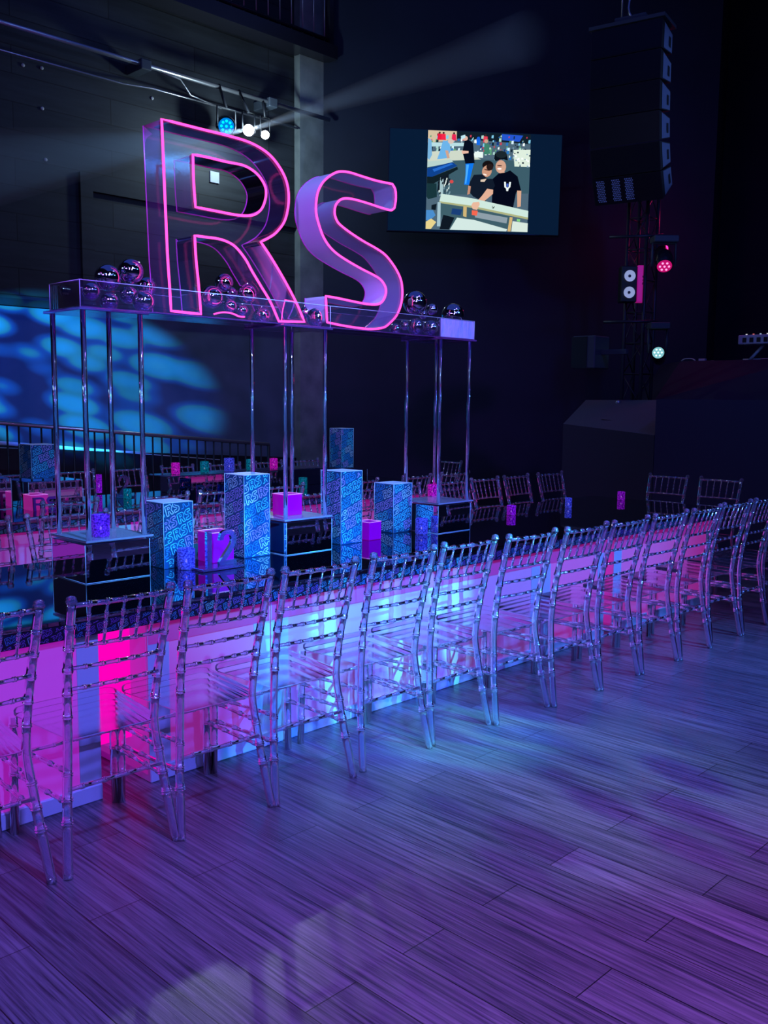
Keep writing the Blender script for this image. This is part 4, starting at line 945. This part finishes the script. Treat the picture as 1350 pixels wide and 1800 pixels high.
    pol((120, 200, 120), [(1060, 1030), (1100, 1035), (1095, 1065), (1060, 1060)])
    pic.build('picture', mats, t)
screen()

# ------------------------------------------------------------------ stage side
# thrust block with a sloped face, behind the table end
def pt(u, v, d): p = at(u, v, d=d); return p
sA, sB, sC, sD = pt(990, 745, 10.5), pt(1150, 765, 9.2), pt(1200, 703, 10.2), pt(1030, 703, 11.5)
mb = MB(); f0 = lambda p: Vector((p.x, p.y, 0))
mb.add([f0(sA), f0(sB), f0(sC), f0(sD), sA, sB, sC, sD], [(0,1,5,4),(4,5,6,7),(1,2,6,5),(2,3,7,6),(3,0,4,7),(0,3,2,1)])
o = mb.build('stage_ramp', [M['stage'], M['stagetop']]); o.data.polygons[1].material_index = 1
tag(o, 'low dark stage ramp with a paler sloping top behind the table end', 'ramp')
sE = pt(1500, 703, 9.0); zz = sC.z
mb = MB(); q = [Vector((sB.x, sB.y, 0)), Vector((10.4, 0.8, 0)), Vector((14.8, 2.5, 0)), f0(sD)+Vector((2.2, 0.1, 0)), f0(sC)+Vector((.004, 0, 0))]
q[0] = f0(sB)+Vector((.004, -.004, 0))
n_ = len(q); zt = [zz]*n_
mb.add([(p.x, p.y, 0) for p in q]+[(p.x, p.y, zz) for p in q], [tuple(range(n_))[::-1], tuple(range(n_, 2*n_))]+[(i, (i+1) % n_, n_+(i+1) % n_, n_+i) for i in range(n_)])
tag(mb.build('stage_platform', M['stage']), 'big dark navy stage block filling the right side behind the chairs', 'stage')
# tablet and mouse on the ramp
p = at(1090, 725, d=10.6)
nrm_ = ((sB-sA).cross(sD-sA)).normalized()
if nrm_.z < 0: nrm_ = -nrm_
def onramp(u, v, lift=0.012):
    r0 = at(u, v, d=1.0)-Vector((0, 0, EYE)); r0 = r0
    o_ = Vector((0, 0, EYE)); tt = (sA-o_).dot(nrm_)/r0.dot(nrm_); return o_+r0*tt+nrm_*lift
v4 = [onramp(1057, 740), onramp(1075, 741), onramp(1098, 721), onramp(1080, 719)]
mb = MB(); mb.add(v4+[p_-nrm_*0.012 for p_ in v4], [(0,1,2,3),(4,7,6,5),(0,4,5,1),(1,5,6,2),(2,6,7,3),(3,7,4,0)])
tag(mb.build('floor_hatch', M['black']), 'thin black flap lying on the sloping stage ramp', 'hatch')
tag(MB().sphere((0, 0, 0), 0.03, 12, 8).build('cable_plug', M['steel'], None, onramp(1087, 712, 0.03)), 'small metal plug at the top of the sloping ramp', 'plug')

# DJ riser with deck
d0 = pt(1165, 632, 12.4); zdk = 2.11
u0 = at(1150, 702, d=11.9); u1 = at(1196, 634, d=12.4); u2 = at(1420, 634, d=11.3); u3 = at(1420, 702, d=11.0)
mb = MB(); fr = [Vector((u0.x, u0.y, zz)), Vector((u1.x, u1.y, zdk)), Vector((u2.x, u2.y, zdk)), Vector((u3.x, u3.y, zz))]
bk = Vector((0.9, 0.75, 0))
bot = [Vector((p.x, p.y, 0)) for p in (fr[0], fr[3])]
mb.add(fr+[p+bk for p in fr], [(0,1,2,3),(4,7,6,5),(1,5,6,2),(0,4,5,1),(3,2,6,7),(0,3,7,4)])
tag(mb.build('raised_deck', M['walldark']), 'higher black stage riser with a slanted left side under the keyboard', 'stage')
# keyboard mixer on its stand
kp = fr[1].lerp(fr[2], 0.55); kd = (fr[2]-fr[1]).normalized(); kb = Vector((0.77, 0.64, 0))
K0 = at(1297, 600, d=12.0)
t = thing('keyboard_mixer', 'pale keyboard mixer with coloured knobs on a stand at the right edge', 'keyboard', (K0.x, K0.y, zdk))
ang = math.atan2(kd.y, kd.x); t.rotation_euler = (0, 0, ang)
MB().bbox((0, 0, 0.20), (0.9, 0.3, 0.32), 0.01).build('body', P('pale_console', (0.55, 0.62, 0.75), 0.4), t)
for i in range(9): MB().lathe([(0.012, 0), (0.012, 0.02), (0, 0.02)], (0.06+i*0.09, 0.12, 0.32), 8).build('knob', emit('knob_glow%d' % i, [(0.9, 0.9, 1), (0.9, 0.2, 0.2), (0.5, 0.7, 1)][i % 3], 0.7), t)
mb = MB()
for i in range(9): mb.box((0.06+i*0.09, -0.004, 0.225), (0.11+i*0.09, 0.0, 0.285))
mb.build('key_slots', M['black'], t)
mb = MB(); mb.tube([(0.12, 0.1, 0.0), (0.28, 0.15, 0.2)], 0.02, 8); mb.tube([(0.02, 0.15, 0.012), (0.4, 0.15, 0.012)], 0.014, 8); mb.build('stand', P('pale_leg', (0.5, 0.75, 0.85), 0.4), t)
MB().tube(curve([(0.45, 0.1, 0.2), (0.55, 0.05, 0.12), (0.5, 0.05, 0.02), (0.3, 0.0, 0.015), (0.65, 0.0, 0.012)]), 0.006, 6).build('cable', P('pink_cable', (0.7, 0.5, 0.6), 0.5), t)
for k, (u, lb) in enumerate(((1212, 'pale curled cable on the riser edge left of the keyboard'), (1237, 'small pale box on the riser edge'), (1255, 'tiny pale connector on the riser edge'))):
    p = at(u, 631, d=12.5)
    if k == 0: o = MB().tube(curve([(-.1, 0, 0.012), (-.05, 0, .04), (.05, 0, .04), (.1, 0, 0.012)]), 0.009, 6).build('loose_cable', P('cab', (0.5, 0.55, 0.6), 0.5))
    else: o = MB().bbox((-.045/k, -.03, 0), (.045/k, .03, .045/k), 0.004).build('small_box', P('sb%d' % k, (0.45, 0.42, 0.6), 0.5))
    o.location = (p.x+.05, p.y+.04, zdk); o.rotation_euler = (0, 0, ang); tag(o, lb, 'cable' if k == 0 else 'box')

# hanging line array
def line_array():
    Cn = at(1165, 30, d=10.6); Lf = at(1040, 60, d=11.05)
    fx = Vector((Cn.x-Lf.x, Cn.y-Lf.y, 0)); W = fx.length; fx.normalize(); fy = Vector((-fx.y, fx.x, 0))
    if fy.dot(FWD) < 0: fy = -fy
    t = thing('line_array_speaker', 'tall curved hanging line array loudspeaker at the upper right', 'loudspeaker', (Lf.x, Lf.y, Cn.z)); t.rotation_euler = (0, 0, math.atan2(fx.y, fx.x))
    hh = 0.335; y = 0.0; z = 0.0; m_side = P('cabinet_side', (0.16, 0.2, 0.32), 0.6)
    m_gr = P('perforated_grille', (0.02, 0.02, 0.03), 0.35, 0.6)
    for i, a in enumerate((-1, 1, 4, 9, 17, 27)):
        ar = rad(a); dz = Vector((0, sin(ar), -cos(ar))); dn = Vector((0, cos(ar), sin(ar)))
        o = Vector((0, y, z)); D = 0.42
        def C3(x, s, n_): return Vector((x, 0, 0))+o+dz*s+dn*n_
        taper = 0.05
        v = [C3(0, 0, 0), C3(W, 0, 0), C3(W, hh-.012, 0), C3(0, hh-.012, 0), C3(0, taper, D), C3(W, taper, D), C3(W, hh-.012-taper, D), C3(0, hh-.012-taper, D)]
        c_ = MB().add(v, [(0,3,2,1),(4,5,6,7),(0,1,5,4),(1,2,6,5),(2,3,7,6),(3,0,4,7)]).build('speaker_cabinet', M['black'], t)
        MB().add([C3(.01, .006, -.006), C3(W-.01, .006, -.006), C3(W-.01, hh-.02, -.006), C3(.01, hh-.02, -.006)], [(0, 3, 2, 1)]).build('grille', m_gr, c_)
        mb = MB(); e = 0.004
        mb.add([C3(W+e, .02, .08), C3(W+e, hh-.032, .08), C3(W+e, hh-.02-taper, D-.02), C3(W+e, .012+taper, D-.02)], [(0, 1, 2, 3)]); mb.build('side_plate', m_side, c_)
        mb = MB(); mb.add([C3(W+2*e, hh*.35, D*.62), C3(W+2*e, hh*.68, D*.62), C3(W+2*e, hh*.68, D*.80), C3(W+2*e, hh*.35, D*.80)], [(0, 1, 2, 3)]); mb.build('handle_recess', M['black'], c_)
        if i == 5:
            for gx in (0.05, 0.24, 0.40):
                mb = MB()
                for j in range(5):
                    for k in range(12):
                        px_, ps = gx+j*.02+(k % 2)*.01, .03+k*.022
                        mb.add([C3(px_, ps, -.008), C3(px_+.012, ps, -.008), C3(px_+.012, ps+.014, -.008), C3(px_, ps+.014, -.008)], [(0, 3, 2, 1)])
                mb.build('grille_glints', P('pale_blue_glints', (0.5, 0.6, 0.95), 0.3), c_)  # blue reflections on the perforations, painted as pale marks
        q = o+dz*hh; y, z = q.y, q.z
    MB().box((-.03, -.02, .01), (W+.03, .45, .05)).build('fly_frame', M['grey'], t)
    mb = MB(); 
    for x in (.35, .45): mb.tube([(W*x, .2, .05), (W*x, .2, 2.0)], .012, 6)
    mb.build('chain', M['steel'], t)
    MB().tube(curve([(W*.55, .15, .5), (W*.5, .05, .2), (W*.6, .1, .05), (W*.72, .2, .12)]), .012, 6).build('cable', M['steel'], t)
    MB().bbox((W*.3, .05, .05), (W*.75, .35, .12), .01).build('hoist_beam', M['grey'], t)
    spot('array_front_fill', (7.0, 2.0, 1.0), (Lf.x+.3, Lf.y-.3, 4.0), (0.2, 0.4, 1.0), 80, 25, 0.6, 0.05)  # added blue fill aimed at the grilles
    spot('array_side_fill', (13.2, 1.5, 5.2), (Cn.x+.3, Cn.y, 5.0), (0.22, 0.4, 1.0), 260, 26, 0.8, 0.1)  # added fill so the side plates show
line_array()

# truss tower
def truss():
    p = at(1118, 700, d=11.9); t = thing('truss_tower', 'thin black truss tower under the hanging loudspeaker', 'truss', (p.x, p.y, 0))
    w_ = 0.26; H = 4.6; cs = [(-w_/2, -w_/2), (w_/2, -w_/2), (w_/2, w_/2), (-w_/2, w_/2)]
    for x, y in cs: MB().tube([(x, y, 0), (x, y, H)], .022, 8).build('chord', M['truss'], t)
    for k in range(4):
        mb = MB(); a, b = cs[k], cs[(k+1) % 4]; n = 12
        for i in range(n):
            z0, z1 = H*i/n, H*(i+1)/n; p_, q_ = (a, b) if i % 2 else (b, a); mb.tube([(*p_, z0), (*q_, z1)], .008, 6)
            mb.tube([(*a, z1), (*b, z1)], .008, 6)
        mb.build('bracing', M['truss'], t)
    return t
truss()
# blinder with two round lamps
p = at(1106, 499, d=11.55)
face = math.atan2(-(RGT.y), -(RGT.x))+pi
t = thing('blinder_light', 'black two lamp blinder fixture on the truss with a pink lit side', 'stage light', p, face)
MB().bbox((-.10, 0, -.22), (.10, .16, .22), .01).build('housing', M['black'], t)
for z in (.095, -.105):
    o = MB().lathe([(0, 0.0), (.05, 0.004), (.066, .02), (.07, .02)], seg=20).build('lamp', P('frosted_lamp', (0.75, 0.78, 0.85), 0.25, 0, (0.25, 0.3, 0.45), 0.9), t); o.rotation_euler = (pi/2, 0, 0); o.location = (0, -.003, z)
    o2 = MB().lathe([(0, .0), (.018, .002), (.018, .012), (0, .014)], seg=12).build('bulb', P('dark_bulb', (0.1, 0.1, 0.15), 0.3), o)
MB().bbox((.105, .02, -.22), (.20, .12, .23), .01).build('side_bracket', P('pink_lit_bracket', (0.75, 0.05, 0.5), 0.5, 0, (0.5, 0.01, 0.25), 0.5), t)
# moving heads on the right of the truss
def head(label, u, v, d, hue, s, tilt, r_=.088):
    p = at(u, v, d=d); t = thing('moving_head_light', label, 'stage light', p, face)
    q = Vector(tilt).normalized().to_track_quat('Z', 'Y')
    o = MB().lathe([(r_*1.1, 0), (r_*1.2, -.03), (r_*1.25, -.16), (r_*1.0, -.30), (0, -.32)], seg=20).build('head', M['blackg'], t); o.rotation_mode = 'QUATERNION'; o.rotation_quaternion = q
    o = MB().lathe([(0, .006), (r_, .002), (r_, -.004)], seg=20).build('lens', emit('head_lens%d' % u, tuple(c*.5 for c in hue), s), t); o.rotation_mode = 'QUATERNION'; o.rotation_quaternion = q
    mb = MB()
    for i in range(7): a = 2*pi*i/6; rr = r_*.6 if i < 6 else 0; mb.sphere((rr*cos(a), rr*sin(a), .006), r_*.16, 8, 6)
    o = mb.build('led_cluster', emit('head_led%d' % u, tuple(min(1, c+.25) for c in hue), s*1.6), t); o.rotation_mode = 'QUATERNION'; o.rotation_quaternion = q
    MB().tube([(-r_*1.6, .05, .0), (-r_*1.6, .05, .28), (r_*1.6, .05, .28), (r_*1.6, .05, .0)], .016, 6).build('yoke', M['grey'], t)
    MB().bbox((-r_*1.7, -.06, .28), (r_*1.7, .16, .36), .01).build('base', M['grey'], t)
    MB().tube([(0, .08, .38), (-.62, .25, .38)], .018, 8).build('side_arm', M['truss'], t)
    return t
head('moving head stage light glowing pink, hung high right of the truss', 1168, 468, 11.3, (0.95, 0.01, 0.28), 1.1, (-.15, -1, -1.0))
head('moving head stage light glowing pale cyan, low right of the truss', 1157, 620, 11.3, (0.35, 0.85, 0.95), 1.3, (-.35, -1, .25), .07)
L = bpy.data.lights.new('pink_wall_fill', 'POINT'); L.energy = 8; L.color = (1, .02, .25); L.shadow_soft_size = .1  # point light added near the wall for the pink patch there
o = bpy.data.objects.new('pink_wall_fill', L); COL.objects.link(o); o.location = at(1195, 380, d=12.2)
# pa speaker on wall arm
p = at(1045, 620, d=11.0)
t = thing('wall_speaker', 'box loudspeaker on a side arm low left of the truss', 'loudspeaker', p, face-0.75)
MB().bbox((-.20, -.17, -.19), (.10, .17, .19), .012).build('cabinet', M['grey'], t)
MB().box((-.205, -.176, -.18), (.0, -.17, .18)).build('grille', M['black'], t)
o = MB().bbox((.10, -.02, -.03), (.42, .04, .03), .005).build('arm', M['grey'], t)
